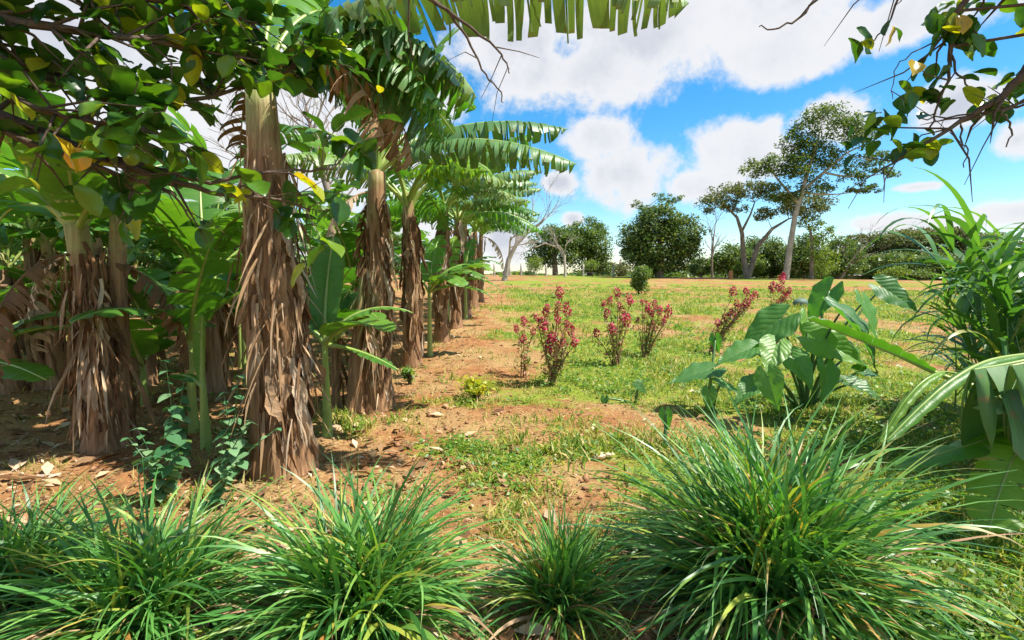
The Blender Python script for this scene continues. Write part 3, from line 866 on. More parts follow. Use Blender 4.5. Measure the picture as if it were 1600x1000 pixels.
# ------------------------------------------------------------------ banana plants
def banana_leaf(seed, L=1.8, W=.55, pet=.35, e0=70, e1=-35, power=1.0, tear=.5, droop=50, vee=12, tip_up=0.0, rib=.022, sway=.1, nseg=44, bare=0.0, fine=(.012, .018, .028, .045), line=None, gaps=(.10, .50)):
    """One leaf growing from the origin along +X and arching under its weight: (blade mesh builder, midrib mesh builder)."""
    rr = random.Random(seed)
    tot = pet + L
    K = 64
    path = []
    if line is not None:                      # the midrib runs through the given points
        w = [Vector(q) for q in line]
        for i in range(K + 1):
            f = i / K * (len(w) - 1)
            j = min(int(f), len(w) - 2)
            t = f - j
            p0, p1, p2, p3 = w[max(j - 1, 0)], w[j], w[j + 1], w[min(j + 2, len(w) - 1)]
            path.append(.5 * ((2 * p1) + (p2 - p0) * t + (2 * p0 - 5 * p1 + 4 * p2 - p3) * t * t + (3 * p1 - p0 - 3 * p2 + p3) * t ** 3))
        tot = sum((path[i + 1] - path[i]).length for i in range(K))
        pet *= tot
    else:
        p = Vector((0, 0, 0))
        sw = rr.uniform(-sway, sway)
        for i in range(K + 1):
            s = i / K
            e = R(e0 + (e1 - e0) * s ** power)
            path.append(Vector((p.x, sw * s * s * tot, p.z)))
            p = p + Vector((math.cos(e), 0, math.sin(e))) * (tot / K)
    hd = path[-1] - path[0]
    outv = Vector((-hd.y, hd.x, 0)).normalized()
    def at(s):
        f = min(max(s, 0), 1) * K
        i = min(int(f), K - 1)
        t = f - i
        a = path[min(i + 1, K)] - path[max(i - 1, 0)]; b = path[min(i + 2, K)] - path[i]
        return path[i].lerp(path[i + 1], t), a.lerp(b, t).normalized()
    rb = MB()
    pts = [at(i / 24)[0] for i in range(25)]
    rb.tube(pts, [rib * (1.25 - 1.1 * (i / 24) ** 0.8) + .002 for i in range(25)], 6)
    mb = MB()
    b0 = pet / tot
    C = 5
    for side in (-1, 1):
        t = 0.0
        while t < 1.0:
            w = rr.choice(fine) if rr.random() < tear else rr.uniform(.10, .26) * (1.3 - tear)
            t2 = min(1.0, t + w)
            if 1.0 - t2 < .02: t2 = 1.0
            if rr.random() < bare:
                t = t2
                continue
            cols = max(1, int((t2 - t) * nseg))
            torn = tear > 0.05
            dr = R(max(4, rr.gauss(droop, 13 * (0.4 + tear))))
            v0 = R(vee + rr.uniform(-8, 8))
            ln = 1 - rr.random() ** 2 * .35 * tear
            curl = rr.uniform(-.16, .16) * tear
            gap = rr.uniform(*gaps) if torn else 0.0
            tm = (t + t2) / 2
            vs, uvs = [], []
            for c in range(cols + 1):
                u = t + (t2 - t) * c / cols
                hw = W * .5 * (max(0.0, 1 - abs(2 * u - 0.92) ** 3.2 if u < .46 else 1 - ((u - .46) / .54) ** 2.6)) ** .62
                hw = max(hw, .01) * ln
                a, lx, ly = v0, 0.0, 0.0
                for k in range(C + 1):
                    v = k / C
                    uu = tm + (u - tm) * (1 - gap * v)
                    q, tang = at(b0 + (1 - b0) * uu)
                    nrm = tang.cross(outv)
                    if nrm.z < 0 and line is not None: nrm = -nrm
                    upv = (nrm * .55 + Vector((0, 0, 1)) * .45).normalized()
                    out = outv * side
                    wav = math.sin(u * 55 + seed) * .006 * v
                    pt = q + out * (rib * .4 + lx) + upv * (ly + wav) + tang * (.10 * hw * v + curl * hw * v * v)
                    vs.append(pt); uvs.append((u, .5 + side * v * .5))
                    a = v0 - dr * (v + .1)
                    lx += math.cos(a) * hw / C
                    ly += math.sin(a) * hw / C
            fs = []
            for c in range(cols):
                for k in range(C):
                    i = c * (C + 1) + k
                    f = (i, i + 1, i + C + 2, i + C + 1)
                    fs.append(f if side < 0 else f[::-1])
            mb.add(vs, fs, 0, uvs)
            t = t2
    return mb, rb

def leaf_pair(seed, mat='banana', **kw):
    a, b = banana_leaf(seed, **kw)
    return a.mesh('leaf', [M[mat]]), b.mesh('midrib', [M['midrib'] if mat != 'dry' else M['dry']])

VAR = [leaf_pair(101, L=1.9, W=.58, e0=72, e1=-40, tear=.6, droop=45),
       leaf_pair(102, L=1.7, W=.55, e0=64, e1=-55, tear=.8, droop=70),
       leaf_pair(103, L=1.7, W=.56, e0=82, e1=35, tear=.25, droop=25),
       leaf_pair(104, L=1.9, W=.56, e0=55, e1=-25, tear=.7, droop=55),
       leaf_pair(105, L=1.6, W=.52, e0=45, e1=-70, tear=.8, droop=70, mat='banana_old'),
       leaf_pair(106, L=2.0, W=.60, e0=68, e1=-18, tear=.85, droop=60),
       leaf_pair(107, L=1.5, W=.58, e0=66, e1=-10, tear=.12, droop=30),
       leaf_pair(108, L=1.8, W=.54, e0=58, e1=-42, tear=.9, droop=75, mat='banana_old')]
ROWLEAF = [leaf_pair(141 + i, m_, L=1.75, W=.74, pet=.4, e0=e_, e1=f_, power=.55, tear=.88, droop=84, vee=2, rib=.026) for i, (m_, e_, f_) in enumerate([('banana_old', 64, -22), ('banana', 58, -34), ('banana_old', 70, -8), ('banana', 74, 10)])]
BROAD = [leaf_pair(121, rib=.03, L=1.25, W=.56, pet=.25, e0=60, e1=-20, tear=.05, droop=28, vee=16),
         leaf_pair(122, rib=.03, L=1.1, W=.52, pet=.22, e0=74, e1=20, tear=.03, droop=22, vee=18),
         leaf_pair(123, rib=.03, L=1.2, W=.54, pet=.2, e0=40, e1=-30, tear=.10, droop=34, vee=14)]
DRYLEAF = [leaf_pair(131, 'dry', L=1.5, W=.5, pet=.3, e0=20, e1=-95, power=.55, tear=.97, droop=80, vee=-15, rib=.012, bare=.3, fine=(.012, .02, .04, .07)),
           leaf_pair(132, 'dry', L=1.3, W=.46, pet=.3, e0=35, e1=-98, power=.45, tear=.97, droop=85, vee=-15, rib=.012, bare=.35, fine=(.012, .02, .04, .07))]

def dry_strip(seed, L, W):
    """A dead leaf or sheath: a pleated, ragged ribbon hanging from the origin down -Z, bulging out along +X."""
    rr = random.Random(seed)
    n, m = 13, 6
    mb = MB(); vs, uvs = [], []
    tw = rr.uniform(-.9, .9)
    bulge = rr.uniform(.01, .07)
    fold = rr.uniform(.3, 1.1) * rr.choice((-1, 1))
    pleat = [rr.uniform(-.16, .16) for _ in range(m + 1)]
    drift = rr.uniform(-.12, .12)
    kink = rr.uniform(.3, .8); kv = rr.uniform(-.10, .10)
    width = rr.uniform(.7, 1)
    for i in range(n + 1):
        s = i / n
        width = min(1.25, max(.45, width + rr.uniform(-.22, .22)))
        w = W * width * (.6 + .5 * min(1, s * 3)) * (1 if s < .85 else 1 - (s - .85) * 4.5)
        cx = .01 + bulge * math.sin(s * math.pi * .9) + max(0, s - kink) * kv
        a = tw * s * 2.4
        for k in range(m + 1):
            u = k / m - .5
            f = fold * abs(u) * w + pleat[k] * w * (.5 + s) + rr.uniform(-.10, .10) * w
            yy = u * w
            tipj = rr.uniform(-.10, .05) * L if i == n else rr.uniform(-.008, .008)
            vs.append((cx + f * math.cos(a) - yy * math.sin(a) * .6, yy * math.cos(a) + f * math.sin(a) + drift * s + .015 * math.sin(s * 11 + seed), -s * L + tipj))
            uvs.append((s, k / m))
    fs = [(i * (m + 1) + k, i * (m + 1) + k + 1, (i + 1) * (m + 1) + k + 1, (i + 1) * (m + 1) + k) for i in range(n) for k in range(m)]
    mb.add(vs, fs, 0, uvs)
    return mb
_rs = random.Random(8)
DRY = [dry_strip(200 + i, _rs.uniform(.45, 1.2), _rs.choice((.035, .05, .065, .08, .10, .13))).mesh('dry_leaf', [M['dry']], i % 3 == 0) for i in range(30)]
DRYM = [dry_strip(240 + i, _rs.uniform(.4, .9), _rs.uniform(.05, .14)) for i in range(8)]

def pseudostem(seed, h, r0, r1, lean=(0, 0), n=16):
    rr = random.Random(seed)
    mb = MB(); vs, uvs = [], []
    K = 22
    for i in range(K + 1):
        s = i / K
        r = r0 + (r1 - r0) * s ** .8
        r *= 1 + .25 * max(0, .12 - s) / .12
        cx, cy = lean[0] * s * s, lean[1] * s * s
        for k in range(n):
            a = 2 * math.pi * k / n
            q = 1 + .13 * (float(vnoise(k * .9 + 5, s * 2.5, seed)) - .5) * 2 + .05 * math.sin(a * 3 + s * 5 + seed)
            vs.append((cx + math.cos(a) * r * q, cy + math.sin(a) * r * q, -.06 + (h + .06) * s)); uvs.append((k / n, s))
    fs = [(i * n + k, i * n + (k + 1) % n, (i + 1) * n + (k + 1) % n, (i + 1) * n + k) for i in range(K) for k in range(n)]
    vs.append((lean[0], lean[1], h + .05)); uvs.append((.5, 1))
    fs += [(K * n + k, K * n + (k + 1) % n, len(vs) - 1) for k in range(n)]
    mb.add(vs, fs, 0, uvs)
    return mb

def add_leaf(root, pair, loc, az, scale=1.0, roll=0.0, tilt=0.0, name='leaf'):
    o = link(name, pair[0], root, loc, (roll, tilt, az), scale)
    r = link('midrib', pair[1], o)
    return o

def add_skirt(root, seed, n, z0, z1, radius, lean, h, scale=1.0):
    """Hanging dead leaves round the stem, each its own part."""
    rr = random.Random(seed)
    for k in range(n):
        z = z0 + (z1 - z0) * (k + rr.random()) / n
        a = rr.uniform(0, 2 * math.pi)
        s = z / h
        r = radius(s) * rr.uniform(.85, 1.1)
        sc = scale * rr.uniform(.75, 1.2)
        if z - sc * 1.1 < 0:
            sc = max(.3, z / 1.15) if z > .35 else .3
        me = rr.choice(DRY)
        loc = (lean[0] * s * s + math.cos(a) * r, lean[1] * s * s + math.sin(a) * r, z)
        link('dry_leaf', me, root, loc, (rr.uniform(-.16, .16), rr.uniform(-.02, .17) - (.25 if rr.random() < .05 else 0), a + rr.uniform(-.5, .5)), (sc, sc * rr.uniform(.8, 1.5), sc))

def joined_skirt(root, seed, n, z0, z1, r, h, lean):
    rr = random.Random(seed)
    mb = MB()
    for k in range(n):
        src = rr.choice(DRYM)
        z = z0 + (z1 - z0) * rr.random(); a = rr.uniform(0, 6.283); s = z / h
        sc = min(rr.uniform(.7, 1.15), max(.3, z / 1.1))
        mt = Matrix.Translation((lean[0] * s * s + math.cos(a) * r, lean[1] * s * s + math.sin(a) * r, z)) @ Matrix.Rotation(a, 4, 'Z') @ Matrix.Scale(sc, 4)
        mb.add([mt @ Vector(v) for v in src.v], src.f, 0, src.uv)
    tag(link('dry_leaves', mb.mesh('dry_leaves', [M['dry_many']], False), root), kind='stuff')

def fibres(root, seed, n, z0, z1, r, h, lean):
    """Thin hanging shreds of dead sheath between the larger dead leaves."""
    rng = np.random.RandomState(seed)
    z = rng.uniform(z0, z1, n); a = rng.uniform(0, 6.283, n); s = z / h
    rr_ = r * (1 - .4 * s) * rng.uniform(.85, 1.12, n)
    b = np.stack([lean[0] * s * s + np.cos(a) * rr_, lean[1] * s * s + np.sin(a) * rr_, z], 1)
    L = np.minimum(rng.uniform(.15, .6, n), z * .9)
    V, F, T = blades(b, a + rng.normal(size=n) * .7, np.radians(rng.uniform(-85, -50, n)), np.radians(rng.uniform(0, 40, n)), L, rng.uniform(.008, .03, n), 4, rng, 1.0, 1.2)
    tag(link('dry_fibres', mesh_np('dry_fibres', V, F, [M['dry_many']]), root), kind='stuff')
def banana(label, loc, h, r0=.15, seed=1, leaves=8, lean=(0, 0), group=None, scale=1.0, skirt=16, azs=None, far=False, pairs=None, skirt_top=.95, dead=1, spin=0):
    rr = random.Random(seed)
    root = thing('banana_plant', label, 'banana plant', loc, 0, group)
    st = pseudostem(seed, h, r0, r0 * .5, lean)
    link('pseudostem', st.mesh('pseudostem', [M['stem']]), root)
    top = (lean[0], lean[1], h - .05)
    pairs = pairs or VAR
    az = azs if azs is not None else [spin + i * 2.4 + rr.uniform(-.3, .3) for i in range(leaves)]
    for i, a in enumerate(az):
        pr = pairs[rr.randrange(len(pairs))]
        add_leaf(root, pr, (top[0] + .05 * math.cos(a), top[1] + .05 * math.sin(a), top[2] - rr.uniform(0, .2)), a, scale * rr.uniform(.85, 1.12), rr.uniform(-.15, .15), rr.uniform(-.12, .12))
    for k in range(dead):
        a = rr.uniform(0, 6.28)
        add_leaf(root, rr.choice(DRYLEAF), (top[0], top[1], top[2] - .25), a, scale * rr.uniform(.8, 1.05), name='dry_leaf')
    rad = lambda s: r0 * (1 - .5 * s)
    if far:
        joined_skirt(root, seed + 5, skirt, .4, h * skirt_top, r0 * .8, h, lean)
    else:
        add_skirt(root, seed + 5, skirt, .35, h * skirt_top, rad, lean, h)
    return root

# --- the big one in front, its crown above the frame
gA = ground(446, 740)
def plant_front():
    h = 3.05
    lean = (-.10, .05)
    root = thing('banana_plant', 'thickest front banana trunk, shaggy with dead leaves, behind the lemongrass', 'banana plant', gA)
    link('pseudostem', pseudostem(31, h, .20, .115, lean).mesh('pseudostem', [M['stem']]), root)
    # a second, thinner stem pressed against it
    link('pseudostem', pseudostem(32, 2.35, .13, .07, (-.02, .0), 12).mesh('pseudostem', [M['stem']]), root, (-.15, -.02, 0))
    add_skirt(root, 33, 160, .3, 2.7, lambda s: .185 * (1 - .40 * s), lean, h, .75)
    add_skirt(root, 34, 60, .35, 2.1, lambda s: .215 * (1 - .40 * s), lean, h, .75)
    fibres(root, 35, 240, .25, 2.6, .25, h, lean)
    top = (lean[0], lean[1], h - .05)
    hero = [  # azimuth, parameters
        (-.10, dict(L=3.0, W=1.08, pet=.55, e0=74, e1=-22, power=.50, tear=.95, droop=90, vee=0, rib=.03, fine=(.006, .012, .02, .035), gaps=(.03, .28)), 'banana_old'),
        (.25, dict(L=1.5, W=1.1, pet=.55, e0=80, e1=-52, power=.75, tear=.95, droop=92, rib=.028), 'banana_old'),
        (.45, dict(L=1.7, W=1.0, pet=.55, e0=80, e1=-48, power=.75, tear=.95, droop=90, rib=.028), 'banana'),
        (.12, dict(L=1.4, W=1.0, pet=.55, e0=82, e1=-60, power=.8, tear=.95, droop=92, rib=.028), 'banana_old'),
        (.85, dict(L=1.7, W=.95, pet=.55, e0=80, e1=-52, power=.7, tear=.95, droop=94, rib=.026), 'banana_old'),
        (.02, dict(L=1.2, W=1.1, pet=.55, e0=80, e1=-62, power=.7, tear=.97, droop=96, rib=.026), 'banana'),
        (.62, dict(L=1.4, W=1.1, pet=.55, e0=80, e1=-62, power=.7, tear=.97, droop=96, rib=.026, fine=(.008, .012, .02)), 'banana'),
        (.35, dict(L=1.1, W=1.1, pet=.5, e0=78, e1=-64, power=.65, tear=.97, droop=98, rib=.026, fine=(.008, .012, .02)), 'banana_old'),
        (1.3, dict(L=2.2, W=.8, pet=.5, e0=80, e1=-30, tear=.8, droop=70), 'banana'),
        (1.8, dict(L=2.2, W=.7, pet=.5, e0=82, e1=-10, tear=.7, droop=60), 'banana'),
        (2.6, dict(L=2.2, W=.7, pet=.5, e0=78, e1=-30, tear=.7, droop=60), 'banana'),
        (3.5, dict(L=2.0, W=.7, pet=.5, e0=76, e1=-25, tear=.7, droop=55), 'banana'),
        (-1.35, dict(L=1.7, W=.6, pet=.6, e0=84, e1=15, tear=.15, droop=20), 'banana'),
        (4.0, dict(L=2.0, W=.6, pet=.5, e0=80, e1=0, tear=.4, droop=40), 'banana'),
        (-2.2, dict(L=1.2, W=.5, pet=.7, e0=88, e1=74, tear=0.0, droop=20), 'banana'),
    ]
    for i, (a, kw, mt) in enumerate(hero):
        add_leaf(root, leaf_pair(300 + i, mt, **kw), (top[0] + .04 * math.cos(a), top[1] + .04 * math.sin(a), top[2]), a)
    for i, (a, sc) in enumerate([(.1, 1.05), (-.35, .95), (.5, 1.0), (2.2, .9)]):
        add_leaf(root, leaf_pair(330 + i, 'dry', L=1.15, W=.62, pet=.5, e0=78, e1=-92, power=.7, tear=.98, droop=75, vee=-10, rib=.012, bare=.45, fine=(.008, .014, .025, .05)), top, a, sc, name='dry_leaf')
plant_front()

# --- left trunk
gB = ground(165, 700)
def plant_left():
    h = 2.05
    lean = (-.12, 0)
    root = thing('banana_plant', 'short stout banana trunk at left with skirt of pale dead leaves', 'banana plant', gB)
    link('pseudostem', pseudostem(41, h, .15, .09, lean).mesh('pseudostem', [M['stem']]), root)
    link('pseudostem', pseudostem(42, 2.15, .12, .07, (.05, .1), 12).mesh('pseudostem', [M['stem']]), root, (.07, .10, 0))
    add_skirt(root, 43, 160, .3, 1.95, lambda s: .165 * (1 - .30 * s), (lean[0] * .4, .05), h, .75)
    fibres(root, 44, 200, .2, 1.8, .21, h, lean)
    top = (lean[0], lean[1], h - .08)
    for i, (a, pr, sc) in enumerate([(.3, BROAD[0], 1.0), (-.6, BROAD[2], .95), (1.2, VAR[6], 1.0), (2.0, BROAD[0], 1.1), (2.8, BROAD[2], 1.1), (3.5, BROAD[0], 1.1), (4.3, BROAD[1], 1.1), (-1.2, BROAD[1], 1.0), (5.4, VAR[6], .85)]):
        add_leaf(root, pr, top, a, sc)
    for i, a in enumerate((.5, 2.9, 4.6)):
        add_leaf(root, DRYLEAF[i % 2], (top[0], top[1], top[2] - .2), a, .85, name='dry_leaf')
plant_left()

# --- the clump in the middle of the row
gC = ground(590, 640)
def plant_mid():
    h = 2.80
    root = thing('banana_plant', 'tall banana plant whose two long torn leaves arch right over the field', 'banana plant', gC)
    link('pseudostem', pseudostem(51, h, .17, .095, (.06, 0)).mesh('pseudostem', [M['stem']]), root)
    link('pseudostem', pseudostem(52, 1.55, .14, .035, (.10, 0), 14).mesh('pseudostem', [M['stem']]), root, (-.22, -.10, 0))
    add_skirt(root, 54, 26, .5, 1.5, lambda s: .12, (-.12, -.05), h, .7)
    add_skirt(root, 53, 130, .3, 2.5, lambda s: .165 * (1 - .4 * s), (.06, 0), h, .75)
    fibres(root, 55, 180, .2, 2.3, .20, h, (.06, 0))
    top = (.06, 0, h - .05)
    hero = [
        (.15, dict(L=1.95, W=.80, pet=.5, e0=68, e1=-12, power=.50, tear=.85, droop=84, vee=0, rib=.026), 'banana_old'),
        (-.12, dict(L=2.0, W=.86, pet=.45, e0=62, e1=-26, power=.46, tear=.95, droop=92, vee=0, rib=.026), 'banana_old'),
        (.5, dict(L=1.7, W=.66, pet=.7, e0=80, e1=38, tear=.35, droop=35), 'banana'),
        (1.3, dict(L=1.7, W=.66, pet=.7, e0=86, e1=50, tear=.3, droop=30), 'banana'),
        (2.2, dict(L=1.7, W=.62, pet=.6, e0=84, e1=10, tear=.6, droop=50), 'banana'),
        (-1.0, dict(L=1.6, W=.6, pet=.7, e0=84, e1=25, tear=.5, droop=50), 'banana'),
        (3.0, dict(L=1.7, W=.55, pet=.4, e0=60, e1=-45, tear=.8, droop=65), 'banana_old'),
        (-2.2, dict(L=1.6, W=.6, pet=.7, e0=86, e1=30, tear=.6, droop=50), 'banana'),
        (.9, dict(L=1.6, W=.6, pet=.5, e0=70, e1=-40, tear=.8, droop=70), 'banana'),
    ]
    for i, (a, kw, mt) in enumerate(hero):
        add_leaf(root, leaf_pair(400 + i, mt, **kw), top, a)
    for i, a in enumerate((2.2, 3.6)):
        add_leaf(root, DRYLEAF[i % 2], (top[0], top[1], top[2] - .2), a, .8, name='dry_leaf')
plant_mid()

# --- the row running away along the field
row = [(645, 572, 2.95), (690, 534, 3.05), (712, 512, 3.1), (728, 495, 3.2), (740, 482, 3.2), (750, 472, 3.2)]
row_names = ['second', 'third', 'fourth', 'fifth', 'sixth', 'seventh']
for i, (px, py, h) in enumerate(row):
    g = ground(px, py)
    rr = random.Random(500 + i)
    azs = [-.15 + rr.uniform(-.2, .2), .25 + rr.uniform(-.2, .2), .7, -.6, -1.0, 1.4, 2.1, 3.0, -1.7, -2.4 + rr.uniform(-.2, .2)]
    banana('banana plant, %s from the front in the row along the field edge' % row_names[i], g, h, .17, 500 + i, 8, (rr.uniform(-.1, .15), 0), 'banana row along the field edge',
           1.2, 60 if i < 3 else 34, azs, far=i > 2, pairs=ROWLEAF, dead=0 if i < 2 else 1)

# --- rows inside the plantation
inner = [((236, 600), 1.05, 'young banana plant on dark trunk between the left trunk and the thick front one'),
         ((92, 606), 2.2, 'banana plant just behind the left trunk'),
         ((342, 602), 2.2, 'banana plant half hidden at the left side of the thick front trunk'),
         ((304, 582), 1.7, 'slim banana plant in the gap left of the thick front trunk'),
         ((20, 612), 1.9, 'banana plant at the left edge of the picture'),
         ((526, 642), 1.0, 'thin brown young banana trunk between the two front trunks')]
for i, ((px, py), h, lab) in enumerate(inner):
    g = ground(px, py)
    banana(lab, g, h, .14 if h > 1.5 else (.11 if i == 0 else .06), 600 + i, 9, (0, 0), 'banana plants inside the plantation', .8 if h > 1.5 else .62, 26 if h > 1.5 else 8, far=False,
           pairs=(VAR if h > 1.5 else BROAD), spin=i * 1.1, dead=1 if h > 1.5 else 0)
rr = random.Random(99)
k = 0
for yi, y in enumerate((7.4, 9.2, 11.6, 14.2, 17.0, 20.5, 25.0)):
    for xi in range(7):
        x = -4.0 - xi * 2.5 - (yi % 2) * 1.1 + rr.uniform(-.5, .5)
        yy = y + rr.uniform(-.7, .7)
        if x < -yy * 1.08:
            continue
        banana('banana plant in the dense rows at the back of the plantation', Vector((x, yy, Hs(x, yy))), rr.uniform(1.5, 2.7), .13, 700 + k, 11, (rr.uniform(-.1, .1), 0),
               'banana plants at the back of the plantation', 1.1, 9, far=True, spin=rr.uniform(0, 6), dead=1)
        k += 1

# --- suckers (young shoots)
def sucker(label, g, h, leaves, seed):
    root = thing('banana_sucker', label, 'banana shoot', g)
    link('pseudostem', pseudostem(seed, h, .055, .028, (0, 0), 10).mesh('pseudostem', [M['midrib']]), root)
    for i, (a, kw) in enumerate(leaves):
        add_leaf(root, leaf_pair(seed * 10 + i, 'banana', **kw), (0, 0, h - .03), a)
sucker('young banana shoot with broad untorn leaves between the two front trunks', P(508, 560, 5.0) * 1 - Vector((0, 0, P(508, 560, 5.0).z - Hs(P(508, 560, 5.0).x, 5.0))), .95,
       [(1.45, dict(L=.95, W=.34, pet=.15, e0=86, e1=70, tear=0, droop=22, vee=22)),
        (.25, dict(L=.75, W=.30, pet=.25, e0=62, e1=-25, tear=0, droop=35, vee=10)),
        (-.75, dict(L=.95, W=.42, pet=.15, e0=38, e1=-18, tear=0, droop=25, vee=24)),
        (-.1, dict(L=.6, W=.2, pet=.2, e0=-5, e1=-30, tear=0, droop=35, vee=12)),
        (2.4, dict(L=.8, W=.34, pet=.15, e0=70, e1=10, tear=0, droop=25)),
        (3.4, dict(L=.7, W=.3, pet=.15, e0=55, e1=-10, tear=0, droop=25))], 61)
sucker('pale spear-shaped banana shoot rising left of the thick front trunk', ground(322, 700), .62, [(1.9, dict(L=.62, W=.14, pet=.05, e0=88, e1=100, tear=0, droop=10, vee=50)),
        (2.9, dict(L=.42, W=.2, pet=.08, e0=40, e1=-30, tear=0, droop=30))], 62)
sucker('low banana shoot with two dark drooping leaves at the left edge', Vector((-4.9, 4.6, Hs(-4.9, 4.6))), .85,
       [(.0, dict(L=1.0, W=.36, pet=.15, e0=45, e1=-15, tear=0, droop=30)), (-.4, dict(L=.9, W=.36, pet=.15, e0=10, e1=-20, tear=0, droop=35)), (.6, dict(L=.9, W=.36, pet=.15, e0=65, e1=-15, tear=0, droop=30))], 63)

for i, (px, py, h, lab) in enumerate([(672, 556, 1.25, 'broad-leaved banana shoot leaning out of the row, nearest to the camera'), (700, 528, 1.3, 'broad-leaved banana shoot in the row, second from the camera'), (728, 500, 1.5, 'broad-leaved banana shoot in the row, farthest from the camera')]):
    sucker(lab, ground(px, py), h, [(a_, dict(L=1.15, W=.46, pet=.2, e0=e_, e1=f_, tear=.12, droop=34, vee=12)) for a_, e_, f_ in [(-.2, 58, -35), (.5, 66, -20), (-.9, 50, -40), (1.4, 80, 40), (2.6, 60, -20), (.1, 30, -45)]], 68 + i)
rr = random.Random(123)
for i, (x, y) in enumerate([(-4.6, 6.3), (-3.2, 6.4), (-6.2, 7.2), (-2.9, 8.3), (-4.7, 8.8), (-7.8, 8.6), (-3.0, 10.6), (-5.6, 10.4), (-3.3, 5.2), (-8.6, 11), (-6.0, 5.6), (-5.4, 7.6), (-3.9, 7.4), (-7.0, 6.6)]):
    sucker('young broad-leaved banana shoot among the plantation trunks', Vector((x, y, Hs(x, y))), rr.uniform(.5, 1.1),
           [(rr.uniform(0, .6) + j * 1.26, dict(L=rr.uniform(.9, 1.35), W=rr.uniform(.40, .54), pet=.15, e0=rr.uniform(50, 82), e1=rr.uniform(-30, 30), tear=.1, droop=30, vee=15)) for j in range(5)], 640 + i)
for o in list(COL.objects):
    if o.name.startswith('banana_sucker') and o['label'].startswith('young broad-leaved'):
        o['group'] = 'young shoots among the plantation trunks'

# --- the banana plant at the right edge, whose leaf has broken over
def plant_right():
    g = Vector((3.75, 3.35, Hs(3.75, 3.35)))
    root = thing('banana_plant', 'young banana plant at right edge with long lime midrib and folded hanging leaves', 'banana plant', g)
    link('pseudostem', pseudostem(71, .75, .10, .06, (-.1, 0), 12).mesh('pseudostem', [M['stem']]), root)
    def along(pts, seed, **kw):
        """A leaf whose midrib runs through the given points."""
        mat = kw.pop('mat', 'banana')
        return add_leaf(root, leaf_pair(seed, mat, line=[Vector(p) - g for p in pts], **kw), (0, 0, 0), 0)
    stem_top = Vector((3.65, 3.35, Hs(3.75, 3.35) + .72))
    along([stem_top, P(1500, 597, 3.55), P(1390, 550, 3.7), P(1262, 498, 3.85)], 711, W=.15, tear=0, droop=25, rib=.022, pet=.45, vee=62)
    along([P(1760, 540, 2.95), P(1660, 552, 3.0), P(1580, 568, 2.95), P(1520, 578, 2.9)], 712, W=1.35, tear=.0, droop=40, vee=-52, mat='banana_old', rib=.02, pet=.04)
    along([P(1800, 540, 2.7), P(1700, 548, 2.75), P(1640, 560, 2.75), P(1578, 572, 2.75)], 713, W=1.2, tear=.1, droop=40, vee=-52, mat='banana_old', rib=.02, pet=.04)
    along([stem_top, P(1500, 585, 3.5), P(1455, 588, 3.4), P(1415, 625, 3.3), P(1372, 692, 3.2)], 714, W=.10, tear=0, droop=95, vee=10, rib=.008, pet=.35)
    along([P(1640, 550, 3.4), P(1550, 562, 3.25), P(1490, 592, 3.1), P(1440, 634, 3.0), P(1384, 690, 2.9)], 715, W=.11, tear=0, droop=70, vee=0, rib=.010, pet=.1)
    along([stem_top, P(1600, 665, 3.1), P(1500, 700, 3.0), P(1400, 730, 3.0)], 716, W=.2, tear=0, droop=40, vee=10, rib=.010, pet=.2)
    along([stem_top, P(1600, 690, 2.9), P(1565, 760, 2.8), P(1545, 830, 2.7)], 717, W=.3, tear=.3, droop=40, vee=10, rib=.010, pet=.2)
    along([stem_top, P(1620, 600, 3.0), P(1575, 610, 2.9), P(1540, 640, 2.85)], 718, W=.28, tear=.3, droop=50, vee=0, mat='banana_old', rib=.010, pet=.1)
plant_right()

# ------------------------------------------------------------------ malanga (elephant-ear) plants
def heart_leaf(seed, L=.5, W=.42, cup=.18, fold=.25):
    rr = random.Random(seed)
    n, m = 14, 6
    mb = MB()
    for side in (-1, 1):
        vs, uvs = [], []
        for i in range(n + 1):
            s = i / n
            x = -.34 * L + 1.34 * L * s
            t = s
            w = W * .5 * (math.sin(min(1, (t + .10) / .42) * math.pi / 2) ** .8 if t < .32 else (1 - ((t - .32) / .68) ** 1.25)) 
            for k in range(m + 1):
                v = k / m
                inner = 0.0
                if s < .23:   # the notch between the two lobes
                    inner = (.23 - s) / .23 * .10 * L
                yy = inner + max(w - inner, .002) * v
                z = -cup * L * ((x / L) ** 2) + fold * yy * (1 - .9 * yy / W) + (.016 * math.sin(s * 24 + v * 3 + seed) + .010 * math.sin(s * 9 + 2 * seed)) * v * v * (L / .5) - .10 * yy * yy / W
                vs.append((x, side * yy, z)); uvs.append((s, .5 + side * v * .5))
        fs = []
        for i in range(n):
            for k in range(m):
                a = i * (m + 1) + k
                f = (a, a + m + 1, a + m + 2, a + 1)
                fs.append(f if side > 0 else f[::-1])
        mb.add(vs, fs, 0, uvs)
    return mb
HEART = [heart_leaf(800 + i, .5, .40, .10 + .06 * i, .2 + .12 * i).mesh('leaf', [M['taro']]) for i in range(4)]
VEIN = MB()
for (tx, ty) in [(.5, 0), (.28, .16), (.28, -.16), (.10, .18), (.10, -.18), (-.12, .12), (-.12, -.12)]:
    VEIN.tube([Vector((0, 0, -.004)), Vector((tx * .5, ty * .5, -.03 * tx + .2 * abs(ty) * .5 - .004)), Vector((tx, ty, -.1 * tx * tx + .2 * abs(ty) * .6 - .006))], [.006, .004, .0015], 4)
